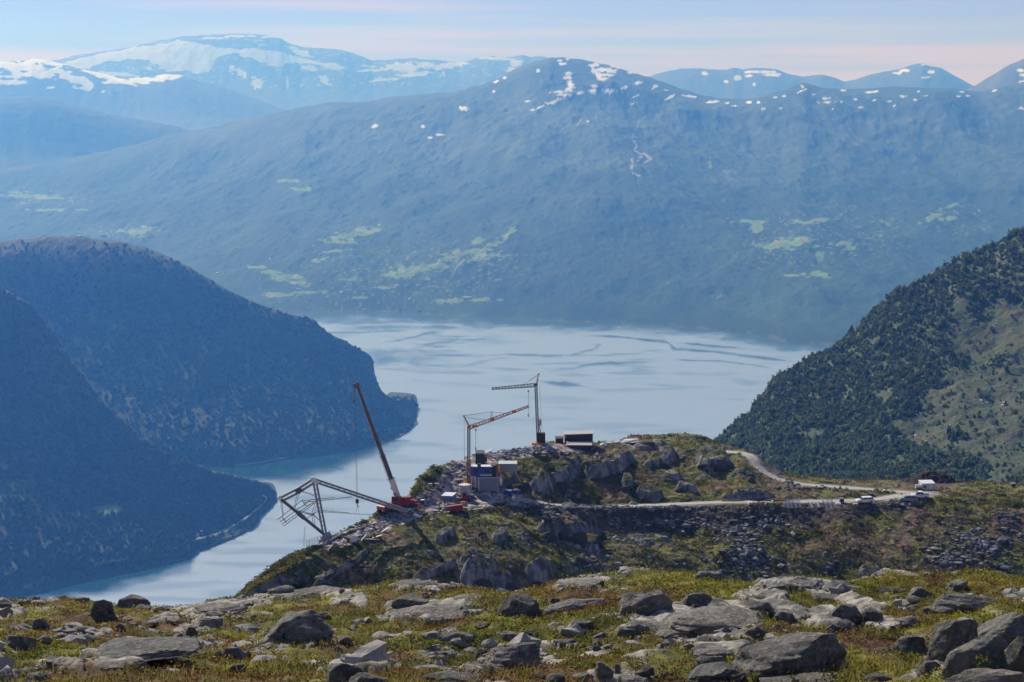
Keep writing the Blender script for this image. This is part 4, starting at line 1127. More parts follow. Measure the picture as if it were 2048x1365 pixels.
# white rocks on the right-hand slope
WR = []
for cx, cy, rx_, ry_, k in [(1960, 805, 12, 10, 14), (2012, 808, 10, 8, 8), (1925, 835, 14, 3, 8), (1895, 850, 8, 3, 5), (1838, 875, 14, 8, 16), (1858, 882, 8, 6, 6), (1810, 895, 5, 4, 3), (1975, 782, 5, 5, 3), (2040, 775, 6, 6, 4), (1950, 630, 16, 6, 6), (1870, 606, 50, 6, 9), (1995, 650, 10, 6, 3)]:
    for _ in range(k):
        p = surf_lookup(GE, cx + rng.normal(0, rx_ * 0.6), cy + rng.normal(0, ry_ * 0.6), (6, 310)); WR.append(p)
WR = np.array(WR); n = len(WR)
rock_scatter('pale_slope_rocks', WR + np.array([0, 0, 0.4]), rng.uniform(0.5, 1.5, n), mixc((0.45, 0.42, 0.40), (0.75, 0.72, 0.70), rng.uniform(0, 1, n)), 'pale rocks strewn over the open right-hand slope', flat=0.5)
# small stones in the foreground
P, i, j = grid_scatter(GG, 4200, (55, 396), (0, GG.shape[1]))
cl = fbm(P[:, 0] / 2.0, P[:, 1] / 2.6, None, 3, 741)
kp = (cl > 0.16) & (P[:, 1] > 18)
P = P[kp]; n = len(P)
rock_scatter('foreground_stones', P - np.array([0, 0, 0.01]), rng.lognormal(-2.45, 0.6, n).clip(0.04, 0.30), mixc((0.13, 0.12, 0.11), (0.36, 0.33, 0.29), rng.uniform(0, 1, n)), 'small loose stones scattered over the foreground heath', base=I2, flat=0.6)

# --- boulders and outcrops, each a thing
def rock_mat(name, base, lichen, dark, scale, moss=False):
    m = bpy.data.materials.new(name); m.use_nodes = True
    nt = m.node_tree; n = nt.nodes; l = nt.links
    b = n['Principled BSDF']; b.inputs['Roughness'].default_value = 0.92; b.inputs['Specular IOR Level'].default_value = 0.15
    g = n.new('ShaderNodeNewGeometry')
    def noise(s, d=6, r=0.6):
        t = n.new('ShaderNodeTexNoise'); t.inputs['Scale'].default_value = s; t.inputs['Detail'].default_value = d; t.inputs['Roughness'].default_value = r
        l.new(g.outputs['Position'], t.inputs['Vector']); return t
    def ramp(t, a, c):
        q = n.new('ShaderNodeMapRange'); q.inputs['From Min'].default_value = a; q.inputs['From Max'].default_value = c
        l.new(t.outputs['Fac'], q.inputs['Value']); return q
    def mix(f, c1, c2):
        q = n.new('ShaderNodeMixRGB'); l.new(f.outputs['Result'], q.inputs['Fac'])
        for k, c in ((1, c1), (2, c2)):
            if isinstance(c, tuple): q.inputs[k].default_value = (*c, 1)
            else: l.new(c.outputs['Color'], q.inputs[k])
        return q
    t1 = noise(scale * 1.5); t2 = noise(scale * 6, 8, 0.7); t3 = noise(scale * 3.2 + 1, 4, 0.6)
    c1 = mix(ramp(t1, 0.35, 0.65), dark, base)
    c2 = mix(ramp(t2, 0.52, 0.62), c1, lichen)
    c3 = mix(ramp(t3, 0.62, 0.70), c2, (0.035, 0.035, 0.034))
    if moss:
        sp = n.new('ShaderNodeSeparateXYZ'); l.new(g.outputs['True Normal'], sp.inputs[0])
        tm = noise(0.9, 5, 0.65); am = n.new('ShaderNodeMath'); am.operation = 'MULTIPLY_ADD'; am.inputs[1].default_value = 1.1
        l.new(tm.outputs['Fac'], am.inputs[0]); l.new(sp.outputs['Z'], am.inputs[2])
        q = n.new('ShaderNodeMapRange'); q.inputs['From Min'].default_value = 0.92; q.inputs['From Max'].default_value = 1.12
        l.new(am.outputs['Value'], q.inputs['Value'])
        tc2 = noise(0.35, 4, 0.6); hc = mix(ramp(tc2, 0.4, 0.6), (0.085, 0.085, 0.020), (0.11, 0.078, 0.038))
        c3 = mix(q, c3, hc)
    l.new(c3.outputs['Color'], b.inputs['Base Color'])
    t4 = noise(scale * 7, 10, 0.72)
    mp = n.new('ShaderNodeMapping'); mp.inputs['Scale'].default_value = (1, 1, 3.2); mp.inputs['Rotation'].default_value = (0.35, 0.2, 0)
    t5 = n.new('ShaderNodeTexNoise'); t5.inputs['Scale'].default_value = scale * 2.2; t5.inputs['Detail'].default_value = 6
    l.new(g.outputs['Position'], mp.inputs['Vector']); l.new(mp.outputs['Vector'], t5.inputs['Vector'])
    ad = n.new('ShaderNodeMath'); l.new(t4.outputs['Fac'], ad.inputs[0]); l.new(t5.outputs['Fac'], ad.inputs[1])
    bp = n.new('ShaderNodeBump'); bp.inputs['Strength'].default_value = 1.0; bp.inputs['Distance'].default_value = 0.13 / scale * 2
    l.new(ad.outputs['Value'], bp.inputs['Height']); l.new(bp.outputs['Normal'], b.inputs['Normal'])
    return m
M['rock_grey'] = rock_mat('lichened_grey_rock', (0.31, 0.288, 0.248), (0.42, 0.40, 0.32), (0.155, 0.145, 0.13), 2.0)
M['rock_pale'] = rock_mat('weathered_pale_rock', (0.38, 0.335, 0.28), (0.48, 0.44, 0.37), (0.20, 0.18, 0.15), 2.0)
M['rock_dark'] = rock_mat('dark_rock', (0.235, 0.218, 0.192), (0.33, 0.32, 0.26), (0.12, 0.112, 0.10), 2.0)
M['rock_far'] = rock_mat('outcrop_rock', (0.095, 0.093, 0.092), (0.15, 0.145, 0.135), (0.055, 0.056, 0.06), 0.35, True)

def boulder_mesh(seed, w, d, h, kind, tilt, base=I4):
    rs = np.random.RandomState(seed)
    V = base[0].copy()
    box = {'block': 8.0, 'slab': 3.5, 'round': 3.2, 'wedge': 6.0, 'bowl': 2.8}[kind]
    nrm = (np.abs(V) ** box).sum(-1, keepdims=True) ** (1 / box)
    V = V / nrm
    if kind == 'wedge':
        V[:, 2] = np.where(V[:, 2] > 0, V[:, 2] * (0.62 + 0.38 * (V[:, 0] + 1) / 2 * 1.0), V[:, 2])
        V[:, 0] += 0.12 * V[:, 2]
    for _ in range(13):
        nn = rs.normal(size=3); nn[2] = abs(nn[2]) * 0.7; nn /= np.linalg.norm(nn)
        off = rs.uniform(0.62, 0.95)
        dd = V @ nn - off
        V = V - np.outer(np.clip(dd, 0, None), nn) * 0.97
    if kind == 'bowl':
        rr = np.hypot((V[:, 0] + 0.05) / 0.42, (V[:, 1] + 0.15) / 0.5)
        V[:, 2] -= np.where(V[:, 2] > 0, 0.42 * np.clip(1 - rr, 0, 1) ** 0.6, 0)
    nz = fbm(V[:, 0] * 1.7 + seed, V[:, 1] * 1.7, V[:, 2] * 1.7 + 5, 4, seed, 0.55)
    nz2 = ridged(V[:, 0] * 1.2 + seed * 0.3 + V[:, 2], V[:, 2] * 4.5 + V[:, 1] * 1.5, 3, seed + 3)
    nz3 = ridged(V[:, 0] * 3.1 + V[:, 2] * 2, V[:, 1] * 3.1 + V[:, 2] * 3 + seed, 4, seed + 5, 0.6)
    V = V * (1 + nz * 0.13 + nz2 * 0.06 + nz3 * 0.035)[:, None]
    V = V * np.array([w / 2, d / 2, h * 0.62])
    t = R(tilt)
    x, z = V[:, 0] * math.cos(t) - V[:, 2] * math.sin(t), V[:, 0] * math.sin(t) + V[:, 2] * math.cos(t)
    V = np.stack([x, V[:, 1], z], -1)
    pt = R({'slab': 7, 'bowl': 15, 'wedge': 6}.get(kind, 2))
    yy, zz = V[:, 1] * math.cos(pt) - V[:, 2] * math.sin(pt), V[:, 2] * math.cos(pt) + V[:, 1] * math.sin(pt)
    V[:, 1], V[:, 2] = yy, zz
    V[:, 2] += h * 0.40
    return V, base[1]

bseed = [100]
def boulder(px, py, w, h, kind, tilt, matk, label, name='boulder', cat='boulder', group=None, rot=0.0, depth=0.8, on='G', base=I4):
    """px,py = middle of the base in the photo; w,h in photo pixels"""
    if on == 'G': p, nrm_ = onG(px, py)
    else: p = onF(px, py)
    s = p.y / F_PX
    bseed[0] += 7
    dep = w * depth * (0.62 if kind == 'slab' else 0.8)
    if on == 'G': h = max(h - dep * 0.22, h * 0.42) if kind == 'slab' else h * 0.82
    else: h *= 0.8
    V, F = boulder_mesh(bseed[0], w * s, max(dep, h * 0.8) * s, h * s, kind, tilt, base)
    a = R(rot); x, y = V[:, 0] * math.cos(a) - V[:, 1] * math.sin(a), V[:, 0] * math.sin(a) + V[:, 1] * math.cos(a)
    V = np.stack([x, y, V[:, 2]], -1)
    V[:, 1] += dep * s * 0.42
    o = mesh_np(name, V, F, M[matk])
    o.location = p - Vector((0, 0, h * s * (0.08 if on == 'G' else 0.42)))
    tag(o, label, cat, group)
    return o

GBO = 'boulders lying on the foreground heath'
GSL = 'slabs of bedrock showing through the foreground heath'
B = [
 (592, 1292, 142, 78, 'wedge', 3, 'rock_grey', 'large angular boulder with a sunlit sloping top and black front, left of centre', 8),
 (645, 1240, 34, 20, 'round', 0, 'rock_dark', 'small dark rock touching the back right corner of the large angular boulder', 0),
 (202, 1240, 56, 52, 'round', 0, 'rock_dark', 'upright dark boulder on the crest in front of the water, left of the blocky one', 10),
 (266, 1218, 68, 36, 'block', -3, 'rock_dark', 'blocky dark boulder on the crest against the water', 0),
 (284, 1222, 36, 14, 'round', 0, 'rock_dark', 'low dark rock at the foot of the blocky crest boulder', 0),
 (311, 1226, 11, 10, 'block', 0, 'rock_dark', 'tiny dark stone right of the blocky crest boulder', 0),
 (335, 1223, 12, 8, 'block', 0, 'rock_dark', 'smallest square stone alone on the crest against the water', 0),
 (160, 1205, 38, 13, 'slab', 2, 'rock_pale', 'pale flat stone on the crest left of the upright dark boulder', 0),
 (8, 1216, 26, 12, 'round', 0, 'rock_dark', 'dark rounded stone at the left edge of the crest', 0),
 (48, 1212, 32, 12, 'round', 0, 'rock_dark', 'dark hump of rock on the crest near the left edge', 0),
 (76, 1212, 30, 12, 'slab', 0, 'rock_grey', 'grey flat stone on the crest near the left edge', 0),
 (36, 1300, 66, 34, 'round', -4, 'rock_grey', 'big rounded grey boulder near the left edge', 20),
 (76, 1258, 40, 24, 'block', 15, 'rock_dark', 'tilted dark block above the rounded boulder near the left edge', 30),
 (85, 1286, 34, 18, 'block', 10, 'rock_grey', 'grey stone right of the rounded boulder near the left edge', 0),
 (112, 1282, 40, 14, 'slab', 18, 'rock_grey', 'slanting grey slab beside the rounded boulder on the left', 0),
 (131, 1278, 22, 12, 'block', -8, 'rock_grey', 'small pointed stone right of the slanting grey slab', 0),
 (172, 1264, 46, 14, 'slab', 0, 'rock_grey', 'flat grey stone below the upright dark boulder', 0),
 (175, 1282, 54, 14, 'slab', 0, 'rock_grey', 'flat grey stone just below another flat stone, left foreground', 0),
 (240, 1262, 22, 18, 'block', 0, 'rock_dark', 'dark little block in the hollow right of the upright boulder', 0),
 (383, 1272, 26, 22, 'block', 0, 'rock_dark', 'small dark block below the pale outcrops on the left', 0),
 (318, 1322, 48, 28, 'block', 5, 'rock_dark', 'dark blocky rock at the end of the long low ledge', 0),
 (476, 1345, 42, 20, 'block', -10, 'rock_dark', 'dark mossy stone alone in the grass on the left', 0),
 (70, 1370, 66, 24, 'round', 0, 'rock_grey', 'grey rock cut by the bottom edge at the left', 0),
 (8, 1372, 44, 26, 'round', 0, 'rock_grey', 'grey rock in the bottom left corner', 0),
 (1295, 1230, 128, 64, 'bowl', 3, 'rock_grey', 'large round flat-topped boulder with a hollow in its top', 0),
 (1395, 1210, 62, 32, 'wedge', -6, 'rock_dark', 'wedge shaped boulder right of the large hollowed boulder', 0),
 (1042, 1234, 84, 54, 'block', -8, 'rock_dark', 'dark triangular boulder with a mossy top, centre of the crest', 20),
 (1110, 1212, 26, 20, 'round', 0, 'rock_dark', 'small dark stone right of the dark triangular boulder', 0),
 (1150, 1222, 120, 30, 'slab', 9, 'rock_grey', 'long tilted grey slab left of the large hollowed boulder', 0),
 (1165, 1268, 62, 34, 'round', -8, 'rock_dark', 'dark lumpy boulder below the long tilted slab', 0),
 (1128, 1300, 60, 26, 'round', 0, 'rock_dark', 'dark rounded boulder at the left of the stone cluster', 0),
 (1056, 1278, 30, 20, 'block', 0, 'rock_dark', 'dark stone left of the stone cluster, right of centre', 0),
 (1018, 1280, 40, 22, 'block', 4, 'rock_grey', 'brownish grey stone on the grass at the centre', 0),
 (1202, 1282, 30, 22, 'round', 0, 'rock_grey', 'light rounded stone in the middle of the stone cluster', 0),
 (1198, 1292, 32, 14, 'block', 4, 'rock_dark', 'flat dark stone at the right of the stone cluster', 0),
 (1194, 1302, 18, 12, 'round', 0, 'rock_dark', 'small dark stone under the stone cluster', 0),
 (1252, 1276, 38, 26, 'wedge', -4, 'rock_dark', 'dark wedge at the left tip of the broad pale slab', 0),
 (1332, 1276, 72, 24, 'slab', 0, 'rock_grey', 'grey flat boulder lying clear in front of the broad pale slab', 0),
 (1335, 1250, 24, 14, 'round', 0, 'rock_dark', 'little dark stone just behind the grey flat boulder', 0),
 (1392, 1222, 28, 16, 'block', 0, 'rock_dark', 'small dark rock below the wedge shaped boulder', 0),
 (1206, 1356, 44, 40, 'round', 0, 'rock_pale', 'white-streaked upright rock near the bottom, right of centre', 0),
 (1236, 1350, 14, 28, 'block', 0, 'rock_dark', 'narrow dark stone touching the white-streaked rock', 0),
 (1165, 1334, 18, 12, 'round', 0, 'rock_grey', 'small pinkish stone left of the white-streaked rock', 0),
 (1292, 1350, 44, 18, 'slab', 6, 'rock_dark', 'dark flat stone right of the white-streaked rock', 0),
 (1332, 1352, 20, 10, 'block', 0, 'rock_dark', 'small dark stone at the right of the dark flat stone', 0),
 (1108, 1372, 48, 26, 'round', 0, 'rock_grey', 'rounded grey rock cut by the bottom edge right of centre', 0),
 (1070, 1356, 50, 12, 'slab', 0, 'rock_dark', 'dark low stone near the bottom right of centre', 0),
 (1420, 1340, 56, 38, 'round', 0, 'rock_grey', 'rounded grey boulder beside the ledge at lower right', 0),
 (1395, 1348, 22, 22, 'round', 0, 'rock_dark', 'dark knob left of the rounded grey boulder at lower right', 0),
 (1378, 1294, 22, 9, 'slab', 0, 'rock_grey', 'tiny light stone on the green below the grey flat boulder', 0),
 (1570, 1250, 60, 40, 'wedge', 10, 'rock_grey', 'sharp boulder with bright top casting a black shadow, right of centre', 0),
 (1524, 1225, 52, 24, 'slab', 4, 'rock_grey', 'flat layered stone above the sharp bright-topped boulder', 0),
 (1545, 1238, 24, 20, 'block', 0, 'rock_dark', 'black little block between layered stone and sharp boulder', 0),
 (1514, 1276, 46, 32, 'block', -8, 'rock_grey', 'grey block at the right end of the broad pale slab', 0),
 (1560, 1290, 60, 22, 'slab', 0, 'rock_grey', 'low stone capped with brown heather, right of centre', 0),
 (1632, 1208, 26, 14, 'round', 0, 'rock_pale', 'smooth light stone among the ledges right of centre', 0),
 (1700, 1238, 66, 38, 'wedge', -10, 'rock_grey', 'steep boulder with a black cleft on its right, right part', 0),
 (1750, 1242, 44, 28, 'wedge', -30, 'rock_dark', 'dark slab leaning behind the steep cleft boulder', 0),
 (1672, 1270, 42, 26, 'block', -2, 'rock_dark', 'isolated dark cube of rock on the moss, right part', 0),
 (1785, 1186, 62, 16, 'slab', 0, 'rock_dark', 'long low dark stone below the yellow hummock', 0),
 (1795, 1198, 34, 10, 'slab', 0, 'rock_pale', 'pale flat stone below the long low dark stone', 0),
 (1845, 1198, 52, 28, 'round', -8, 'rock_grey', 'grey humped boulder right of the long low dark stone', 0),
 (1838, 1206, 50, 16, 'slab', -14, 'rock_grey', 'cracked slab at the foot of the grey humped boulder', 0),
 (1920, 1182, 52, 24, 'wedge', -6, 'rock_grey', 'white-capped boulder under the yellow hummock at right', 0),
 (1942, 1226, 150, 46, 'slab', -3, 'rock_grey', 'long lichened slab behind the big block at right', 0),
 (1818, 1258, 72, 28, 'round', -5, 'rock_pale', 'smooth pale hump left of the big block at right', 0),
 (1785, 1268, 16, 20, 'block', 0, 'rock_dark', 'narrow dark stone at the left of the smooth pale hump', 0),
 (1825, 1312, 82, 44, 'round', 10, 'rock_dark', 'rough dark boulder left below the big block', 0),
 (1908, 1322, 112, 128, 'block', 0, 'rock_dark', 'big square block with a dark left face at right', 12),
 (1994, 1296, 150, 62, 'wedge', 34, 'rock_grey', 'tall slab leaning up to the right edge', -15),
 (1976, 1340, 140, 78, 'round', 4, 'rock_grey', 'rounded ledge with a dark slot under the leaning slab', 0),
 (2042, 1352, 70, 104, 'block', 0, 'rock_dark', 'dark upright block cut by the right edge', 0),
 (1916, 1358, 60, 72, 'round', 0, 'rock_grey', 'rounded pale grey boulder left of the slotted ledge', 0),
 (1858, 1352, 58, 34, 'round', 0, 'rock_dark', 'rough glittering dark rock by the yellow willow', 0),
 (1975, 1392, 180, 60, 'slab', 4, 'rock_pale', 'broad sunlit slab in the bottom right corner', 0),
 (1755, 1362, 64, 18, 'slab', 0, 'rock_dark', 'low dark stone at the bottom left of the yellow willow', 0),
 (1600, 1350, 250, 100, 'wedge', 6, 'rock_grey', 'largest boulder, a long grey ridge with shaded front, lower right', 10),
 (1430, 1368, 130, 36, 'wedge', 16, 'rock_dark', 'dark sloping rock running up to the largest boulder', 0),
 (1640, 1380, 220, 36, 'slab', 0, 'rock_pale', 'fissured slab along the bottom edge below the largest boulder', 0),
 (1560, 1352, 52, 20, 'slab', 8, 'rock_grey', 'stone lying against the front of the largest boulder', 0),
 (688, 1372, 92, 54, 'round', 0, 'rock_dark', 'dark humped boulder at the bottom edge left of centre', 0),
 (735, 1380, 80, 44, 'slab', -8, 'rock_grey', 'fissured grey boulder right of the dark humped one at the bottom', 0),
 (678, 1312, 20, 24, 'round', 0, 'rock_grey', 'small egg shaped stone left of centre', 0),
 (690, 1288, 30, 18, 'slab', 26, 'rock_grey', 'tilted thin slab above the egg shaped stone', 0),
 (735, 1322, 46, 16, 'slab', 5, 'rock_dark', 'dark tilted plate left of the red soil patch', 0),
 (738, 1250, 20, 16, 'round', 0, 'rock_dark', 'lone dark stone in the middle of the green heath', 0),
 (818, 1214, 78, 26, 'wedge', 4, 'rock_dark', 'dark ramp-like rock behind the broad pale whaleback', 0),
 (905, 1282, 82, 24, 'slab', -4, 'rock_grey', 'flat grey boulder with shadowed right end, centre', 0),
 (870, 1250, 42, 20, 'round', 0, 'rock_grey', 'mossy rounded stone in front of the broad pale whaleback', 0),
 (965, 1258, 42, 14, 'round', 0, 'rock_dark', 'dark brown clod-like stone at the centre', 0),
 (875, 1298, 18, 8, 'block', 0, 'rock_dark', 'tiny reddish stone near the flat grey boulder', 0),
 (958, 1318, 34, 26, 'round', 0, 'rock_dark', 'dark crumbly rock left of the pale cracked ledge', 0),
 (900, 1364, 120, 22, 'slab', -6, 'rock_dark', 'dark stony bank at the bottom left of centre', 0),
 (560, 1188, 56, 16, 'round', 0, 'rock_grey', 'grey hump of rock on the crest at the foot of the headland', 0),
 (684, 1186, 14, 9, 'round', 0, 'rock_pale', 'small white stone on the crest left of centre', 0),
 (1418, 1160, 54, 22, 'round', 0, 'rock_grey', 'grey rock at the right end of the yellow heather bank', 0),
]
for (x, y, w, h, kd, tl_, mk, lab, rt) in B:
    boulder(x, y, w, h, kd, tl_, mk, lab, group=GBO, rot=rt, base=I5 if w > 95 else I4)
S = [
 (865, 1240, 185, 36, 3, 'rock_pale', 'broad pale whaleback of bedrock left of centre'),
 (1420, 1262, 240, 58, 4, 'rock_pale', 'widest pale slab sweeping across right of centre'),
 (430, 1228, 130, 28, 4, 'rock_pale', 'pale smooth slab on the crest where the headland meets the water'),
 (415, 1252, 60, 24, 0, 'rock_pale', 'small pale hump below the crest slab on the left'),
 (325, 1246, 66, 14, 6, 'rock_pale', 'narrow pale strip of rock left of the small pale hump'),
 (275, 1316, 225, 26, 4, 'rock_grey', 'long low grey ledge across the left foreground'),
 (238, 1338, 100, 18, 0, 'rock_pale', 'pale cracked slab below the long low ledge'),
 (358, 1328, 46, 16, -6, 'rock_pale', 'small cream slab right of the pale cracked slab'),
 (505, 1212, 60, 14, 0, 'rock_pale', 'pale ledge on the crest left of the grey hump'),
 (640, 1190, 110, 14, 0, 'rock_pale', 'flat pale ledges on the crest left of centre'),
 (830, 1178, 100, 18, 0, 'rock_grey', 'grey ledge on the crest in front of the headland'),
 (1170, 1176, 110, 22, 8, 'rock_pale', 'bright ledge on the crest below the road, centre'),
 (940, 1200, 70, 10, 0, 'rock_grey', 'thin ledge left of the dark triangular boulder'),
 (1600, 1182, 120, 24, 0, 'rock_grey', 'heather-draped ledge on the crest at right'),
 (1030, 1330, 130, 52, 2, 'rock_pale', 'pale cracked ledge near the bottom, centre'),
 (1090, 1300, 60, 10, 0, 'rock_pale', 'thin pale strip right of the pale cracked ledge'),
 (1440, 1318, 110, 30, 3, 'rock_pale', 'pale rounded ledge above the rounded grey boulder at lower right'),
 (1250, 1372, 110, 26, 0, 'rock_pale', 'pale slab along the bottom edge right of centre'),
 (1170, 1362, 50, 20, 0, 'rock_pale', 'cream coloured rock on the bottom edge at the centre'),
 (1425, 1282, 50, 8, 0, 'rock_pale', 'thin pale plate of rock flush with the moss below the grey flat boulder'),
 (1660, 1205, 90, 22, -6, 'rock_grey', 'grey lichened ledge above the steep cleft boulder'),
 (1870, 1226, 44, 16, 0, 'rock_grey', 'pinkish flat rock left of the long lichened slab'),
 (10, 1228, 30, 18, 10, 'rock_pale', 'pale slab at the left edge under the crest'),
 (60, 1345, 50, 12, 0, 'rock_grey', 'thin grey slab near the bottom left'),
 (120, 1330, 40, 8, 0, 'rock_grey', 'chips of grey rock in a row at lower left'),
 (1600, 1300, 70, 26, 0, 'rock_grey', 'grey slab with brown moss above the largest boulder'),
]
for (x, y, w, h, tl_, mk, lab) in S:
    boulder(x, y, w, h, 'slab', tl_, mk, lab, name='rock_slab', cat='rock slab', group=GSL, depth=0.9, base=I5 if w > 95 else I4)
GO = 'rock outcrops on the slopes of the headland'
O = [
 (1112, 980, 112, 36, 'block', 8, 'dark rock wall above the blue skips, the largest below the huts', -8), (1036, 988, 72, 60, 'block', 0, 'broken dark crag right beside the concrete building', 0),
 (1204, 966, 112, 36, 'block', 8, 'dark cliff on the upper slope below the huts', 0), (1318, 934, 60, 20, 'slab', 10, 'low shaded outcrop high on the upper slope', 0),
 (1422, 938, 64, 28, 'round', 0, 'dark round crag near the bend of the upper road', 0), (1340, 964, 42, 20, 'block', -8, 'dark block in the middle of the upper slope', 0),
 (1366, 985, 44, 20, 'block', -6, 'dark block right of centre above the lower road', 0), (1300, 1004, 66, 30, 'wedge', -14, 'grey dome of rock at the edge of the lower road', 0),
 (1254, 982, 30, 28, 'round', 0, 'pale topped crag left above the grey dome', 0), (1142, 998, 30, 26, 'wedge', 20, 'bright slanting rock rib above the lower road', 0), (1160, 1006, 50, 16, 'round', 0, 'low grey rock touching the upper side of the lower road', 0),
 (1145, 1082, 130, 56, 'block', -4, 'massive grey crag under the lower road', -5), (1092, 1080, 56, 46, 'round', 0, 'pale rounded buttress at the left end of the massive crag', 0), (1162, 1128, 44, 40, 'wedge', -30, 'dark ridge of rock running down from the massive crag', 0),
 (948, 1172, 80, 40, 'block', 14, 'dark crag behind the crest left of the triangular boulder', 0), (1012, 1182, 62, 54, 'round', 0, 'tall rounded dark crag rising behind the crest at centre', 0), (1074, 1178, 60, 46, 'round', 0, 'shadowed crag right of the tall rounded one', 0),
 (1540, 1004, 90, 14, 'slab', 0, 'low dark bank along the upper side of the lower road', 0), (1470, 1005, 60, 10, 'slab', 0, 'thin shaded ledge on the inner side of the lower road', 0),
 (894, 1076, 30, 12, 'wedge', 12, 'dark outcrop beside the crane shadow', 0), (905, 1046, 36, 12, 'round', 0, 'grey hump of rock below the red trough', 0), (990, 1090, 24, 12, 'round', 0, 'grey boulder in the middle of the green slope', 0),
 (960, 1072, 30, 18, 'wedge', 24, 'pale slanting rock rib on the green slope', 0), (940, 1114, 12, 9, 'round', 0, 'small black stone on the brown slope', 0), (962, 1114, 12, 9, 'round', 0, 'small black stone right beside another on the brown slope', 0),
 (1282, 1132, 34, 14, 'round', 0, 'grey stone low on the slope behind the crest', 0), (1340, 1134, 24, 16, 'round', 0, 'rounded stone low on the slope left of the scree', 0), (1600, 1082, 26, 22, 'block', 0, 'rough rock right of the scree', 0),
 (1842, 1080, 22, 16, 'block', 0, 'dark squarish boulder on the right-hand heath', 0), (1740, 1020, 20, 18, 'block', 0, 'grey boulder under the parked cars', 0), (1698, 1042, 22, 18, 'round', 0, 'grey boulder on the slope below the building materials', 0), (1722, 1052, 18, 20, 'round', 0, 'boulder right of another on the slope below the materials', 0),
 (2000, 992, 32, 12, 'slab', 0, 'flat grey rock on the heath near the right edge', 0), (1836, 1047, 16, 8, 'slab', 0, 'pale stone on the right-hand heath', 0), (650, 1158, 60, 10, 'slab', 32, 'pale streak of bedrock low on the left slope', 0), (700, 1125, 60, 9, 'slab', 36, 'long narrow pale rib climbing the left slope', 0),
 (1180, 925, 44, 10, 'slab', 14, 'pale ledge just below the lower hut', 0), (1285, 888, 60, 10, 'slab', 8, 'pale ledge at the end of the white tarpaulin', 0), (1390, 876, 60, 7, 'slab', 0, 'pale rock cap on the top of the headland', 0), (1650, 966, 40, 8, 'round', 0, 'grey hump behind the upper road', 0),
]
for (x, y, w, h, kd, tl_, lab, rt) in O:
    h *= 0.72; w *= 0.88
    boulder(x, y, w, h, kd, tl_, 'rock_far', lab, name='rock_outcrop', cat='rock', group=GO, rot=rt, depth=0.6, on='F', base=I4)
# shrubs
SH = [(1958, 1362, 40, 50, 'yellow-green willow bush at the lower right'), (1742, 1340, 20, 14, 'tiny yellow willow sprig in front of the largest boulder'), (1510, 1362, 16, 14, 'tiny willow sprig near the bottom, right of centre'), (1898, 1368, 60, 24, 'low yellow bush at the bottom beside the willow'), (2030, 1275, 60, 40, 'yellow heather clump below the leaning slab')]
for q, (x, y, w, h, lab) in enumerate(SH):
    p, _ = onG(x, y); s = p.y / F_PX; w *= s; h *= s
    rng = np.random.RandomState(400 + q)
    k = 26
    cen = np.stack([rng.normal(0, w * 0.3, k), rng.normal(0, w * 0.25, k), rng.uniform(0.1, 1, k) * h], -1)
    V, F, C = leaf_mass('x', cen, np.full(k, w * 0.10), np.full(k, w * 0.12), mixc((0.16, 0.17, 0.03), (0.36, 0.33, 0.06), rng.uniform(0, 1, k)), 14, np.full(k, max(0.008, w * 0.03)), lift=0)
    e = bpy.data.objects.new('willow_bush', None); COL.objects.link(e); e.location = p
    tag(e, lab, 'bush', 'yellow bushes among the foreground boulders')
    mesh_np('foliage', V, F, M['tuft'], C, smooth=False, parent=e)
    tv = []; tf = []
    for cc in cen:
        b_ = len(tv); tv += [(cc[0] * 0.1 - 0.004, 0, -0.05), (cc[0] * 0.1 + 0.004, 0, -0.05), (cc[0] * 0.1, 0.008, -0.05), tuple(cc)]
        tf += [(b_, b_ + 1, b_ + 3), (b_ + 1, b_ + 2, b_ + 3), (b_ + 2, b_, b_ + 3)]
    mesh_np('stems', tv, tf, M['bark'], parent=e)
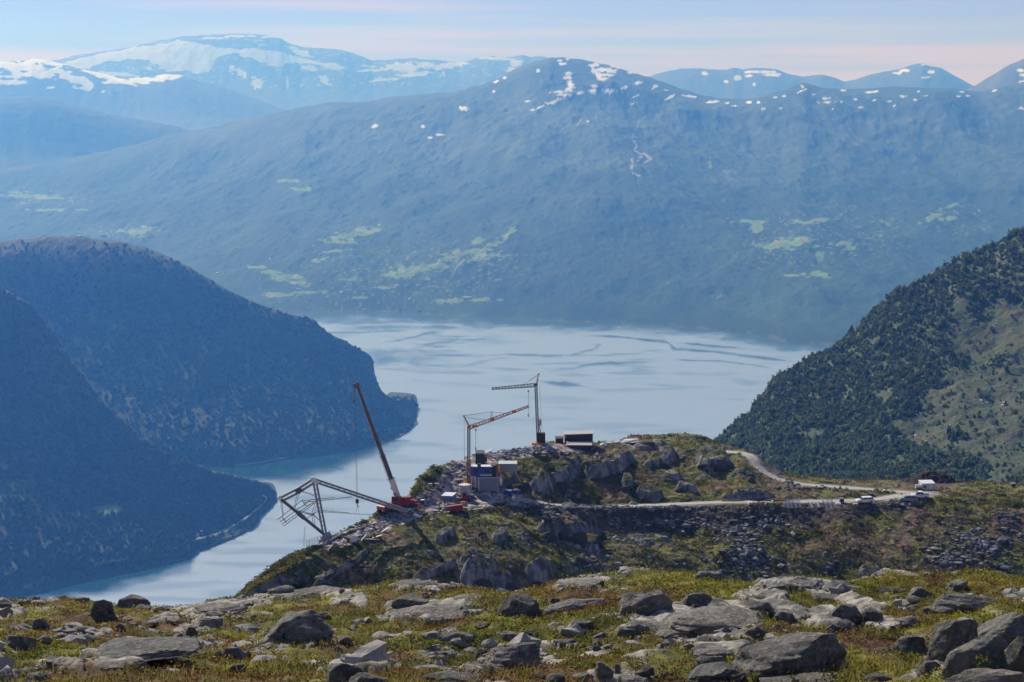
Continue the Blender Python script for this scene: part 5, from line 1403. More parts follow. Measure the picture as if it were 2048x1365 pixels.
# ================================================================== THE BUILDING SITE
class MB:
    def __init__(self): self.v = []; self.f = []
    def box(self, c, size, rz=0.0, rot=None):
        c = Vector(c); b = len(self.v)
        m = rot or Matrix.Rotation(rz, 3, 'Z')
        for x in (-.5, .5):
            for y in (-.5, .5):
                for z in (-.5, .5):
                    self.v.append(tuple(c + m @ Vector((x * size[0], y * size[1], z * size[2]))))
        self.f += [tuple(b + i for i in q) for q in ((0, 1, 3, 2), (4, 6, 7, 5), (0, 4, 5, 1), (2, 3, 7, 6), (0, 2, 6, 4), (1, 5, 7, 3))]
        return self
    def beam(self, p0, p1, w, h=None, w1=None):
        h = h or w; p0 = Vector(p0); p1 = Vector(p1); ax = (p1 - p0)
        if ax.length < 1e-6: return self
        ax.normalize(); up = Vector((0, 0, 1)) if abs(ax.z) < 0.95 else Vector((1, 0, 0))
        s = ax.cross(up).normalized(); t = s.cross(ax); b = len(self.v)
        k = (w1 / w) if w1 else 1.0
        for p, q in ((p0, 1.0), (p1, k)):
            for i, j in ((-.5, -.5), (.5, -.5), (.5, .5), (-.5, .5)):
                self.v.append(tuple(p + s * (i * w * q) + t * (j * h * q)))
        self.f += [(b, b + 1, b + 2, b + 3), (b + 4, b + 7, b + 6, b + 5)] + [(b + i, b + 4 + i, b + 4 + (i + 1) % 4, b + (i + 1) % 4) for i in range(4)]
        return self
    def tube(self, p0, p1, r, r1=None, n=12, cap=True):
        p0 = Vector(p0); p1 = Vector(p1); ax = (p1 - p0).normalized(); s = ax.orthogonal().normalized(); t = ax.cross(s); b = len(self.v)
        for p, q in ((p0, r), (p1, r if r1 is None else r1)):
            for i in range(n):
                a = 2 * math.pi * i / n; self.v.append(tuple(p + (s * math.cos(a) + t * math.sin(a)) * q))
        self.f += [(b + i, b + (i + 1) % n, b + n + (i + 1) % n, b + n + i) for i in range(n)]
        if cap: self.f += [tuple(b + n - 1 - i for i in range(n)), tuple(b + n + i for i in range(n))]
        return self
    def prism(self, prof, y0, y1):
        b = len(self.v); n = len(prof)
        for y in (y0, y1):
            for x, z in prof: self.v.append((x, y, z))
        self.f += [(b + i, b + (i + 1) % n, b + n + (i + 1) % n, b + n + i) for i in range(n)]
        self.f += [tuple(b + n - 1 - i for i in range(n)), tuple(b + n + i for i in range(n))]
        return self
    def rope(self, p0, p1, r=0.03, sag=0.0, n=1):
        p0 = Vector(p0); p1 = Vector(p1); a = p0
        for i in range(1, n + 1):
            q = i / n; b = p0.lerp(p1, q) - Vector((0, 0, sag * 4 * q * (1 - q)))
            self.tube(a, b, r, n=5, cap=False); a = b
        return self
    def lattice(self, p0, p1, w, chord, brace, step=None, tri=False, w1=None):
        """four (or three) chords with zigzag braces"""
        p0 = Vector(p0); p1 = Vector(p1); L_ = (p1 - p0).length; ax = (p1 - p0).normalized()
        up = Vector((0, 0, 1)) if abs(ax.z) < 0.95 else Vector((0, 1, 0))
        s = ax.cross(up).normalized(); t = s.cross(ax)
        cs = [(-.5, -.5), (.5, -.5), (0, .5)] if tri else [(-.5, -.5), (.5, -.5), (.5, .5), (-.5, .5)]
        w1 = w1 or w
        P = lambda q, c: p0 + ax * (L_ * q) + (s * c[0] + t * c[1]) * (w + (w1 - w) * q)
        for c in cs: self.beam(P(0, c), P(1, c), chord)
        k = max(2, int(L_ / (step or w)))
        for i in range(k):
            for j in range(len(cs)):
                a, b = cs[j], cs[(j + 1) % len(cs)]
                if i % 2: a, b = b, a
                self.beam(P(i / k, a), P((i + 1) / k, b), brace)
        return self
    def build(self, name, mat, parent=None, bevel=0.0, label=None, turn=0.0):
        if turn: self.v = [tuple(Matrix.Rotation(turn, 3, 'Z') @ Vector(q)) for q in self.v]
        me = bpy.data.meshes.new(name); me.from_pydata(self.v, [], self.f); me.update()
        import bmesh
        bm = bmesh.new(); bm.from_mesh(me); bmesh.ops.recalc_face_normals(bm, faces=bm.faces)
        if bevel: bmesh.ops.bevel(bm, geom=list(bm.edges), offset=bevel, segments=1, affect='EDGES')
        bm.to_mesh(me); bm.free()
        me.materials.append(mat)
        o = bpy.data.objects.new(name, me); COL.objects.link(o)
        if parent: o.parent = parent
        if label: o['label'] = label
        return o

random.seed(3)
M['red'] = paint('red_paint', (0.30, 0.025, 0.020), 0.45, scale=0.8)
M['orange'] = paint('orange_paint', (0.62, 0.20, 0.05), 0.5, scale=0.8)
M['tan'] = paint('tan_paint', (0.48, 0.37, 0.26), 0.5, scale=0.8)
M['cream'] = paint('cream_paint', (0.66, 0.58, 0.47), 0.45, scale=0.6)
M['boom'] = paint('dark_boom_steel', (0.085, 0.055, 0.04), 0.5, scale=0.6)
M['steel'] = paint('galvanised_steel', (0.25, 0.27, 0.29), 0.5, 0.15, scale=0.6, dirt=(0.14, 0.15, 0.16))
M['mast'] = paint('dark_mast_steel', (0.11, 0.13, 0.17), 0.5, 0.2)
M['dsteel'] = paint('dark_steel', (0.11, 0.12, 0.13), 0.5, 0.2, dirt=(0.07, 0.075, 0.08))
M['white'] = paint('white_paint', (0.78, 0.77, 0.74), 0.4, dirt=(0.5, 0.47, 0.42))
M['black'] = paint('black_rubber', (0.02, 0.02, 0.02), 0.7)
M['glass'] = paint('dark_glass', (0.02, 0.025, 0.03), 0.15, spec=0.6, dirt_amt=0.05)
M['blue'] = paint('blue_sheet_metal', (0.030, 0.085, 0.30), 0.45, scale=0.7)
M['ltblue'] = paint('pale_blue_sheet_metal', (0.12, 0.19, 0.33), 0.45, scale=0.7)
M['concrete'] = paint('raw_concrete', (0.52, 0.52, 0.52), 0.9, scale=0.9, dirt=(0.22, 0.22, 0.22), dirt_amt=0.5)
M['grey'] = paint('grey_cladding', (0.27, 0.29, 0.32), 0.7, scale=0.7)
M['brown'] = paint('weathered_brown_boards', (0.075, 0.042, 0.032), 0.85, scale=1.2, dirt=(0.03, 0.02, 0.02), dirt_amt=0.6)
M['roof'] = paint('light_roofing', (0.40, 0.37, 0.34), 0.7, scale=0.8, dirt=(0.4, 0.38, 0.36), dirt_amt=0.4)
M['wood'] = paint('fresh_timber', (0.50, 0.37, 0.22), 0.8, scale=1.5)
M['dark'] = paint('dark_sheet', (0.03, 0.03, 0.035), 0.7)
M['tarp'] = paint('white_tarpaulin', (0.80, 0.78, 0.74), 0.6, dirt=(0.6, 0.55, 0.5))
M['blanket'] = paint('pinkish_board', (0.58, 0.42, 0.35), 0.8, dirt=(0.35, 0.25, 0.2), dirt_amt=0.5)
M['soilm'] = attr_mat('turned_peat', scale=1.2, var=0.4, bump=0.8, bscale=3, bdist=0.3)

class T:
    """a thing standing on the headland; local coordinates from photo pixels"""
    def __init__(self, name, label, cat, px, py, group=None, rz=0.0, p=None, sink=0.0):
        self.p = p or onF(px, py); self.px, self.py = px, py; self.s = self.p.y / F_PX
        self.e = bpy.data.objects.new(name, None); COL.objects.link(self.e)
        self.e.location = self.p - Vector((0, 0, sink)); self.e.rotation_euler = (0, 0, rz)
        tag(self.e, label, cat, group)
    def __call__(self, x, y, d=0.0): return Vector(((x - self.px) * self.s, d, (self.py - y) * self.s))

# ---- telescopic mobile crane
t = T('mobile_crane', 'large red mobile crane with a long telescopic boom leaning left beside the steel tower', 'crane', 795, 1020)
carr = MB().prism([(-6.0, 0.9), (-6.0, 1.7), (-5.2, 2.3), (-3.9, 2.4), (-3.7, 1.6), (6.2, 1.6), (6.3, 0.9)], -1.3, 1.3)
carr.box((0.5, 0, 1.75), (8.5, 2.2, 0.3)).build('carrier', M['red'], t.e, 0.05, turn=R(50))
MB().box((-5.15, -1.31, 1.95), (1.3, 0.06, 0.55)).build('cab_window', M['glass'], t.e, turn=R(50))
for k, x in enumerate((-5.0, -3.2, 0.4, 2.0, 3.6, 5.2)):
    for y in (-1.25, 1.25):
        MB().tube((x, y - 0.22, 0.6), (x, y + 0.22, 0.6), 0.62, n=16).build('wheel', M['black'], t.e, turn=R(50))
for x in (-2.4, 4.4):
    for y in (-1, 1):
        MB().beam((x, 0, 1.0), (x, y * 3.6, 1.0), 0.35, 0.3).beam((x, y * 3.6, 1.1), (x, y * 3.6, 0.15), 0.22).box((x, y * 3.6, 0.1), (0.9, 0.9, 0.15)).build('outrigger', M['red'], t.e, turn=R(50))
sup = MB().box((0.5, 0, 2.25), (3.8, 2.4, 0.6)).box((-0.7, -0.1, 2.8), (1.2, 1.8, 0.6)).box((1.3, 0.3, 2.8), (1.4, 1.8, 0.7))
sup.build('superstructure', M['red'], t.e, 0.05)
MB().box((-0.4, -1.75, 2.9), (1.8, 0.9, 1.5)).build('operator_cab', M['red'], t.e, 0.08)
MB().box((-0.5, -2.215, 3.1), (1.4, 0.04, 0.8)).build('cab_window', M['glass'], t.e)
MB().box((2.7, 0, 2.7), (1.1, 2.6, 1.3)).build('counterweight', M['red'], t.e, 0.06)
foot = t(799, 1003, 0.2); tip = t(714, 769, 3.0)
segs = [(0.0, 0.20, 1.35, 'cream'), (0.19, 0.40, 1.05, 'boom'), (0.395, 0.60, 0.92, 'boom'), (0.595, 0.80, 0.80, 'boom'), (0.795, 1.0, 0.66, 'boom')]
for a, b_, w, mk in segs:
    p0, p1 = foot.lerp(tip, a), foot.lerp(tip, b_)
    MB().beam(p0, p1, w * 0.7, w * .88).build('boom_section', M[mk], t.e, 0.04)
    q = p0.lerp(p1, 0.97)
    MB().beam(q, p1, w * 0.95, w * 1.2).build('boom_collar', M['dsteel'], t.e)
ax = (tip - foot).normalized(); sd_ = Vector((ax.z, 0, -ax.x))
MB().rope(foot.lerp(tip, .2) - sd_ * .75, foot.lerp(tip, .58) - sd_ * .62, 0.07).rope(foot.lerp(tip, .58) - sd_ * .62, tip - sd_ * .5, 0.07).build('boom_stay', M['tan'], t.e)
hd = MB().beam(tip - ax * 0.5, tip + ax * 0.8, 0.9, 1.1)
hd.tube(tip + Vector((-0.6, -0.45, 0.2)), tip + Vector((-0.6, 0.45, 0.2)), 0.42, n=14).tube(tip + ax * .6 + Vector((0.3, -0.45, 0.1)), tip + ax * .6 + Vector((0.3, 0.45, 0.1)), 0.36, n=14).build('boom_head', M['dsteel'], t.e)
MB().beam(t(787, 985, -0.4), t(801, 1002, -0.4), 0.4).beam(foot.lerp(tip, .13) - sd_ * .9, t(812, 1004, 0), 0.3).build('luffing_ram', M['steel'], t.e)
h0 = tip + Vector((-0.65, 0, 0.1)); h1 = t(720, 1008, 3.0); h1.x = h0.x + 0.3
MB().rope(h0 - Vector((0.1, 0, 0)), h1 - Vector((0.1, 0, 0)), 0.035).rope(h0 + Vector((0.1, 0, 0)), h1 + Vector((0.1, 0, 0)), 0.035).build('hoist_rope', M['dsteel'], t.e)
hb = MB().box(h1, (0.75, 0.4, 0.9)).tube(h1 + Vector((0, -.25, .2)), h1 + Vector((0, .25, .2)), .42, n=12).tube(h1 - Vector((0, 0, .45)), h1 - Vector((0, 0, 1.1)), .1, n=8)
hb.tube(h1 - Vector((0.0, 0, 1.1)), h1 - Vector((-.3, 0, 1.35)), .09, n=8).tube(h1 - Vector((-.3, 0, 1.35)), h1 - Vector((-.4, 0, 1.0)), .07, n=8).build('hook_block', M['dark'], t.e)
MB().rope(h1 - Vector((0, 0, 1.1)), h1 - Vector((0.5, 0, 3.6)), 0.03).rope(h1 - Vector((0, 0, 1.1)), h1 - Vector((-0.5, 0, 3.6)), 0.03).build('lifting_slings', M['dsteel'], t.e)
a0 = tip + Vector((-0.9, 0, -0.1)); a1 = t(711, 797, 3.0); a1.x = a0.x
MB().rope(a0, a1, 0.04).tube(a1, a1 - Vector((0, 0, .6)), .16, n=8).build('auxiliary_hook', M['dark'], t.e)

# ---- leaning steel tower for the cableway
t = T('cableway_tower', 'leaning grey steel cableway tower of box beams standing out over the edge', 'steel tower', 652, 1076)
base = t(650, 1066); apex = t(630, 953); left = t(562, 992); mid_ = t(597.5, 973.5); ground_leg = t(818, 1033, 8)
def pair(mb, a, b, w, gap, h=None):
    ax_ = (b - a).normalized(); nrm_ = Vector((-ax_.z, 0, ax_.x)) * gap
    mb.beam(a + nrm_, b + nrm_, w, h); mb.beam(a - nrm_, b - nrm_, w, h)
m1 = MB(); pair(m1, base, apex, 0.42, 0.36)
for k in range(12):
    q = base.lerp(apex, k / 12); m1.beam(q + Vector((-.4, 0, 0)), q + Vector((.4, 0, 0.0)), 0.16)
m1.build('upright_leg', M['steel'], t.e)
MB().beam(base, left, 0.75, 0.6).build('outer_leg', M['dsteel'], t.e)
MB().beam(base.lerp(left, .47), base.lerp(left, .62), 1.0, 0.85).build('leg_splice', M['dsteel'], t.e)
m1 = MB(); pair(m1, left, mid_, 0.55, 0.45); pair(m1, mid_, apex, 0.55, 0.42); m1.build('top_girder', M['steel'], t.e)
MB().tube(mid_ + Vector((0, -.7, 0)), mid_ + Vector((0, .7, 0)), .75, n=14).build('girder_joint', M['dsteel'], t.e)
m1 = MB(); pair(m1, apex, ground_leg, 0.46, 0.34)
for k in range(1, 16):
    q = apex.lerp(ground_leg, k / 16); m1.beam(q + Vector((-.25, 0, -.35)), q + Vector((.25, 0, .35)), 0.2)
m1.build('back_leg', M['steel'], t.e)
MB().beam(t(625, 949), t(637, 958), 0.7, 0.9).beam(t(627, 945), t(630, 953), 0.3).box(t(626, 948), (.8, .8, .5)).build('saddle_head', M['white'], t.e)
MB().beam(t(557, 986), t(567, 999), 0.7, 0.8).beam(t(558, 984), t(560, 991), 0.25).build('saddle_head', M['white'], t.e)
MB().beam(t(649, 1064), t(659, 1079), 2.0, 2.2).beam(t(657, 1073), t(664, 1081), 1.6, 1.6).build('footing', M['grey'], t.e)
MB().box(t(648, 1082), (2.4, 1.8, 2.0)).build('footing_block', M['concrete'], t.e, 0.06)
MB().beam(t(816, 1030, 8), t(826, 1038, 8), 2.2, 1.4).build('back_footing', M['dsteel'], t.e)
cw = [((554, 1034), (604, 994)), ((558, 1040), (622, 994)), ((561, 1046), (628, 999)), ((564, 1051), (632, 1000)), ((605, 995), (671, 988)), ((608, 999.5), (706, 988)), ((603, 995), (612, 1007)), ((562, 1028), (571, 1042)), ((622, 994), (640, 992))]
m1 = MB()
for (a, b_), dd in zip(cw, (0, .6, 1.2, 1.6, 0, .6, .6, .6, 1.0)):
    m1.beam(t(*a, dd), t(*b_, dd), 0.17)
    A_, B_ = t(*a, dd), t(*b_, dd)
m1.build('catwalk', M['steel'], t.e)
m1 = MB()
for a, b_ in [((560, 996), (565, 1026)), ((563, 997), (566, 1026)), ((595, 978), (588, 1008)), ((599, 978), (590, 1010)), ((603, 974.5), (632, 983)), ((603, 976), (632, 986)), ((634, 990), (624, 1020)), ((637, 992), (629, 1020)), ((624, 1026), (627, 1048)), ((628, 1026), (630, 1050)),
              ((597, 1015), (624, 1022)), ((590, 1014), (622, 1025)), ((641, 1015), (700, 1020)), ((642, 1018), (780, 1026)), ((628, 1000), (588, 1012))]:
    m1.rope(t(*a), t(*b_), 0.06)
    m1.build('stay_cable', M['dsteel'], t.e); m1 = MB()
MB().beam(t(612, 1032), t(641, 1014), 0.16).beam(t(626, 1023), t(643, 1039), 0.2).beam(t(600, 1018), t(626, 1024), 0.14).box(t(626, 1023), (.6, .5, .6)).build('star_brace', M['steel'], t.e)
m1 = MB().rope(t(609, 1049), t(604.5, 1096), 0.03).rope(t(610, 1049), t(607, 1096), 0.03).box(t(604.5, 1097), (.35, .3, .4)); m1.build('hanging_rope', M['dsteel'], t.e)

# ---- tower cranes
def tower_crane(label, px, py, foot_, mastm, top, w, jib0, jib1, jibm, apexp, post, hookx, hook0, hook1, lower=None):
    t = T('tower_crane', label, 'crane', px, py)
    MB().lattice(t(*foot_), t(*top), w, 0.2, 0.14, step=w * .8).build('mast', M[mastm], t.e)
    if lower: MB().lattice(t(foot_[0], foot_[1]), t(foot_[0], lower), w * 1.5, 0.2, 0.1, step=w).build('lower_mast', M['orange'], t.e)
    MB().lattice(t(*jib0), t(*jib1), 0.9, 0.2, 0.13, step=0.8, tri=True, w1=0.45).build('jib', M[jibm], t.e)
    MB().beam(t(*top), t(apexp[0], apexp[1], -0.3), 0.22).beam(t(top[0] + 3, top[1]), t(apexp[0], apexp[1], 0.3), 0.18).box(t(*apexp), (.5, .8, .4)).build('apex_strut', M[jibm if jibm != 'steel' else 'tan'], t.e)
    m1 = MB().rope(t(*apexp), t(*post[0]), 0.06)
    if len(post) > 1: m1.rope(t(*post[0]), t(*post[-1]), 0.06)
    m1.rope(t(apexp[0], apexp[1] + 3), t(jib0[0] + (jib1[0] - jib0[0]) * .3, jib0[1] + (jib1[1] - jib0[1]) * .3 - 2), 0.05)
    m1.build('pendant_lines', M[jibm if jibm != 'steel' else 'dsteel'], t.e)
    MB().box(t(*top), (.9, .9, .7)).build('mast_head', M['dsteel' if jibm == 'steel' else 'orange'], t.e)
    MB().rope(t(hookx, hook0), t(hookx, hook1), 0.05).box(t(hookx, hook0), (.45, .4, .35)).build('hoist_rope', M['dsteel'], t.e)
    MB().box(t(hookx, hook1), (.28, .28, .7)).build('hook_block', M['dsteel'], t.e)
    return t
t = tower_crane('orange tower crane with its jib raised to the right, standing behind the concrete silo', 937, 972, (937.5, 968), 'mast', (938, 851), 0.62, (938, 852), (1060, 808), 'tan', (928, 828), [(983, 820), (1018, 823)], 952, 857, 896, lower=920)
MB().beam(t(983, 819), t(982, 836), 0.14).beam(t(985, 819), t(986, 834), 0.14).build('jib_post', M['tan'], t.e)
MB().rope(t(928.5, 830), t(929, 925), 0.035).build('back_line', M['dsteel'], t.e)
MB().box(t(985, 836), (1.0, .9, .7)).box(t(1030, 819), (1.0, .8, .7)).box(t(951, 849), (1.6, .8, .5)).build('jib_joint', M['orange'], t.e)
MB().beam(t(924, 966), t(950, 966), 0.5).beam(t(930, 972), t(938, 950), 0.25).beam(t(945, 972), t(938, 950), 0.25).box(t(934, 968), (2.4, 2.0, .7)).build('slewing_base', M['orange'], t.e)
t = tower_crane('slim dark tower crane with a level jib pointing left, on the summit beside brown ballast', 1077, 887, (1076, 884), 'mast', (1071.5, 766), 0.62, (1070, 766.5), (982, 774), 'steel', (1077, 744), [(1058, 758)], 1056.3, 779, 829)
MB().beam(t(1076, 828, -.5), t(1083, 880, -.5), 0.3).box(t(1081, 842, -.5), (.5, .6, 1.6)).build('erection_strut', M['tan'], t.e)
MB().box(t(1086.5, 874), (1.1, 2.2, 2.6)).box(t(1079.5, 874, .3), (1.7, 2.0, 2.4)).build('ballast', M['brown'], t.e, 0.04)
MB().rope(t(1079, 768), t(1084, 864), 0.03).build('back_line', M['dsteel'], t.e)
MB().box(t(1077, 886), (3.6, 3.0, .5)).beam(t(1063, 890), t(1091, 890), .4).beam(t(1064, 890), t(1070, 885), .3).beam(t(1077, 890, -2), t(1077, 890, 2), .4).build('undercarriage', M['orange'], t.e)

# ---- huts
def hut(name, label, cat, x0, x1, ytop, ybase, depth, wallm, roofm, rise_l, rise_r, over=0.25, rz=0.0, on_p=None, slope=0.12):
    """box hut seen from its long side: x0..x1 px wide, front eave at ytop, base at ybase; roof lifts to the back"""
    cx = (x0 + x1) / 2
    t = T(name, label, cat, cx, ybase, rz=rz, p=on_p)
    w = (x1 - x0) * t.s; h = (ybase - ytop) * t.s
    MB().prism([(-w / 2, -1.5), (-w / 2, h + rise_l * t.s * .3), (w / 2, h + rise_r * t.s * .3), (w / 2, -1.5)], 0, depth).build('wall', M[wallm], t.e)
    hl, hr = h + rise_l * t.s * .3, h + rise_r * t.s * .3
    b = MB(); o_ = over
    b.v = [(-w / 2 - o_, -o_, hl + .02), (w / 2 + o_, -o_, hr + .02), (w / 2 + o_, depth + o_, hr + .02 + depth * slope), (-w / 2 - o_, depth + o_, hl + .02 + depth * slope)]
    b.v += [(x, y, z + .16) for x, y, z in b.v]
    b.f = [(0, 3, 2, 1), (4, 5, 6, 7), (0, 1, 5, 4), (1, 2, 6, 5), (2, 3, 7, 6), (3, 0, 4, 7)]
    b.build('roof', M[roofm], t.e)
    return t, w, h
t, w, h = hut('brown_hut', 'taller and farther of the two dark brown huts at the summit', 'hut', 1129, 1186, 869, 889, 4.0, 'brown', 'roof', -3, 4, slope=.03)
for k in range(14): MB().box((-w / 2 + (k + .5) * w / 14, -.03, h / 2), (.06, .05, h - .3)).build('board_batten', M['dark'], t.e)
t, w, h = hut('brown_hut', 'low brown hut with a broad pale roof, in front of the taller one', 'hut', 1134, 1183, 891.5, 900, 4.5, 'brown', 'roof', 1, 0, slope=.04)
MB().box((-w / 2 - .8, 1.2, h / 2), (1.5, 2.0, h)).build('porch', M['orange'], t.e)
t, w, h = hut('shed', 'small brown shed left of the tall hut with boards on its roof', 'shed', 1111, 1127, 878, 886, 2.5, 'brown', 'brown', 0, 0, over=.05)
for k in range(5):
    MB().beam((-w / 2 + k * .5, random.uniform(0, 2), h + .35 + .1 * k), (w / 2 + random.uniform(-.5, 1), random.uniform(0, 2), h + .5), .15, .06).build('roof_board', M['orange' if k % 2 else 'wood'], t.e)
t = T('leaning_sheet', 'pale pinkish wall panel lying at the left end of the low brown hut', 'panel', 1127, 905)
MB().beam(t(1113, 896), t(1133, 908), 1.6, .15).beam(t(1113, 895), t(1124, 903), .3, .2).build('panel_face', M['blanket'], t.e)
MB().beam(t(1134, 893, -.5), t(1150, 903, -.5), .18, .12).build('loose_plank', M['white'], t.e)
t, w, h = hut('dark_shed', 'black shed with a grey lean-to roof behind the blue office container', 'shed', 951, 968, 908, 930, 3.0, 'dark', 'dark', 0, 0, over=.05)
MB().beam((w * .35, 1.5, h - .2), (w / 2 + 2.2, 1.5, h + 1.0), 2.8, .12).build('lean_to_roof', M['grey'], t.e)
MB().box((w / 2 + .4, 1.5, h * .45), (.8, 1.6, h * .5)).build('inner_frame', M['red'], t.e)

# ---- concrete building and containers
t = T('concrete_building', 'unfinished grey concrete building under the blue office container', 'building', 970, 982)
s = t.s
MB().box(t(967, 968, 3), ((1000 - 941) * s, 6, 30 * s)).build('main_wall', M['concrete'], t.e)
MB().box(t(978, 968, -.4), ((1000 - 957) * s, .6, 27 * s)).build('front_formwork', M['grey'], t.e)
for x, w_ in ((942.5, 1.6), (950, 1.2), (957.5, 1.8)):
    MB().box(t(x, 968, -.8), (w_ * s, .3, 29 * s)).build('column', M['white'], t.e)
for y in (950, 953.5): MB().beam(t(939, y, -.7), t(952, y + 3, -.7), .14).build('edge_rail', M['white'], t.e)
MB().box(t(978, 954, -.75), (44 * s, .4, .25)).build('slab_edge', M['concrete'], t.e)
for x in (960, 966, 972, 979, 985, 991): MB().box(t(x, 968, -.73), (.06, .08, 26 * s)).build('formwork_joint', M['dsteel'], t.e)
MB().box(t(987, 942, 2), (11 * s, 4, 24 * s)).build('rear_wall', M['brown'], t.e)
MB().box(t(994, 942, 1.6), (6 * s, .3, 26 * s)).box(t(996, 935, 1.5), (3 * s, .3, 12 * s)).build('timber_shoring', M['orange'], t.e)
MB().box(t(1018, 938, 4), (36 * s, 4, 16 * s)).build('retaining_wall', M['grey'], t.e)
MB().box(t(1016, 929.5, 4), (38 * s, 4.4, 1.0 * s)).build('wall_cap', M['concrete'], t.e)
MB().box(t(1008, 941, 1.9), (9 * s, .1, 6 * s)).build('orange_mesh', M['orange'], t.e)
def container(name, label, cat, x0, x1, y0, y1, depth, m1, roofm, p, dd=0.0, sink=0, cover=True, rz=0.0, group=None):
    t = T(name, label, cat, (x0 + x1) / 2, y1, p=p, rz=rz, group=group)
    w = (x1 - x0) * t.s; h = (y1 - y0) * t.s
    b = MB().box((0, depth / 2 + dd, h / 2), (w, depth, h))
    n = int(w / .28)
    for k in range(n): b.box((-w / 2 + (k + .5) * w / n, dd - .02, h / 2), (w / n * .5, .05, h - .35))
    b.build('body', M[m1], t.e)
    if cover: MB().box((0, depth / 2 + dd, h + .06), (w + .1, depth + .1, .12)).build('roof', M[roofm], t.e)
    return t, w, h
p = t.p + t(963, 951, -.6); p = Vector(p)
t2, w, h = container('office_container', 'bright blue office container with a white roof on top of the concrete building', 'container', 942, 986, 932, 951, 2.6, 'blue', 'white', p)
MB().box((-.6, -.05, h + .5), (.9, .8, .8)).build('roof_unit', M['dark'], t2.e)
MB().box((w * .2, -.06, .3), (w * .55, .05, .25)).build('white_trim', M['white'], t2.e)
MB().box((-w * .25, -.06, h * .6), (1.2, .05, .9)).box((w * .25, -.06, h * .6), (1.2, .05, .9)).build('window', M['glass'], t2.e)
t2, w, h = container('site_container', 'pale blue container with a whitish roof on the rubble left of the silo', 'container', 882, 905, 992.5, 1005, 4.5, 'ltblue', 'white', onF(893.5, 1005), rz=R(-12))
t2, w, h = container('dumpster', 'left blue waste skip beside the lower road', 'skip', 1009, 1023, 982, 991, 2.2, 'blue', 'ltblue', onF(1016, 992), group='blue skips beside the concrete building')
t2, w, h = container('dumpster', 'right blue waste skip with a heaped pale load', 'skip', 1025, 1041, 980, 989.5, 2.2, 'blue', 'ltblue', onF(1033, 991), group='blue skips beside the concrete building')
MB().prism([(-.8, h), (-.3, h + .35), (.5, h + .3), (.9, h)], .3, 1.8).build('load', M['roof'], t2.e)
t = T('concrete_silo', 'round grey concrete silo at the foot of the orange crane', 'silo', 929.5, 994)
MB().tube(t(929.5, 996), t(929.5, 969.5), 1.42, n=32).build('shell', M['concrete'], t.e)
MB().tube(t(929.5, 969.6), t(929.5, 968.4), 1.5, n=32).build('rim', M['white'], t.e)
for k in range(5): MB().tube(t(929.5, 990 - k * 4.5), t(929.5, 989.4 - k * 4.5), 1.435, n=32).build('form_band', M['grey'], t.e)
for k in range(9):
    a = k * .7; MB().beam(t(929.5, 969) + Vector((1.2 * math.cos(a), 1.2 * math.sin(a), 0)), t(929.5, 966.2) + Vector((1.2 * math.cos(a), 1.2 * math.sin(a), 0)), .08).build('rebar', M['orange'], t.e)
# red plant and odds on the rubble
t = T('tipping_trough', 'long red steel trough lying on the edge of the rubble', 'trough', 910, 1024)
MB().prism([(-1.9, .1), (-2.1, 1.1), (-1.5, 1.25), (1.9, 1.75), (2.0, .7), (1.5, .1)], 0, 1.6).build('body', M['red'], t.e, .04)
MB().beam((-2.2, -.05, 1.2), (1.9, -.05, 1.8), .2, .15).build('rim', M['orange'], t.e)
t = T('red_excavator', 'small red excavator working below the silo', 'excavator', 930, 1004)
MB().box((0, 0, .3), (2.6, .4, .6)).box((0, 1.4, .3), (2.6, .4, .6)).build('track', M['black'], t.e, .05)
MB().box((.3, .7, .95), (2.2, 1.7, .7)).build('body', M['red'], t.e, .06)
MB().box((-.2, .5, 1.7), (1.0, 1.0, 1.0)).build('cab', M['glass'], t.e, .05)
MB().beam((-.9, .7, 1.1), (-2.4, .7, 2.0), .25, .3).beam((-2.4, .7, 2.0), (-3.4, .7, .6), .2, .22).build('arm', M['red'], t.e)
MB().prism([(-3.8, .1), (-3.7, .7), (-3.2, .7), (-3.1, .2)], .4, 1.0).build('bucket', M['dark'], t.e)
t = T('steel_beams', 'stack of red steel beams on the ground before the silo', 'beams', 912, 1008)
for k in range(4): MB().beam((-2.6 + k * .2, k * .35, .2 + .04 * k), (2.4, k * .35 + .1, .3), .28).build('beam', M['red' if k % 2 else 'orange'], t.e)
t = T('conveyor_beam', 'red and white beam slanting on the rubble left of the pale blue container', 'beam', 869, 1000)
MB().beam(t(858, 990), t(881, 1001), .35).build('girder', M['orange'], t.e)
MB().beam(t(860, 992.5, -.2), t(879, 1001, -.2), .2).build('edge', M['white'], t.e)
t = T('black_box', 'black square cabinet alone on the rubble right of the mobile crane', 'cabinet', 845, 1008)
MB().box((0, 0, .45), (.9, .9, .95)).build('case', M['dark'], t.e, .04); MB().box((0, 0, .98), (1.0, 1.0, .1)).build('lid', M['white'], t.e)
for q, (x0, y0, x1, y1, lab) in enumerate([(814, 1022, 838, 1033, 'upper white drain pipe on the ground at the foot of the steel tower'), (818, 1026, 842, 1036, 'lower white drain pipe below its twin')]):
    t = T('drain_pipe', lab, 'pipe', x0, y1, 'white pipes by the tower footing')
    p0, p1 = t(x0, y0), t(x1, y1)
    MB().tube(p0, p1, .28, n=14).tube(p0, p0 - Vector((.2, 0, .8)), .28, n=14).build('pipe_wall', M['white'], t.e)
    MB().tube(p1 - Vector((.1, 0, -.03)), p1 + Vector((.08, 0, -.03)), .33, n=14).build('pipe_collar', M['dsteel'], t.e)
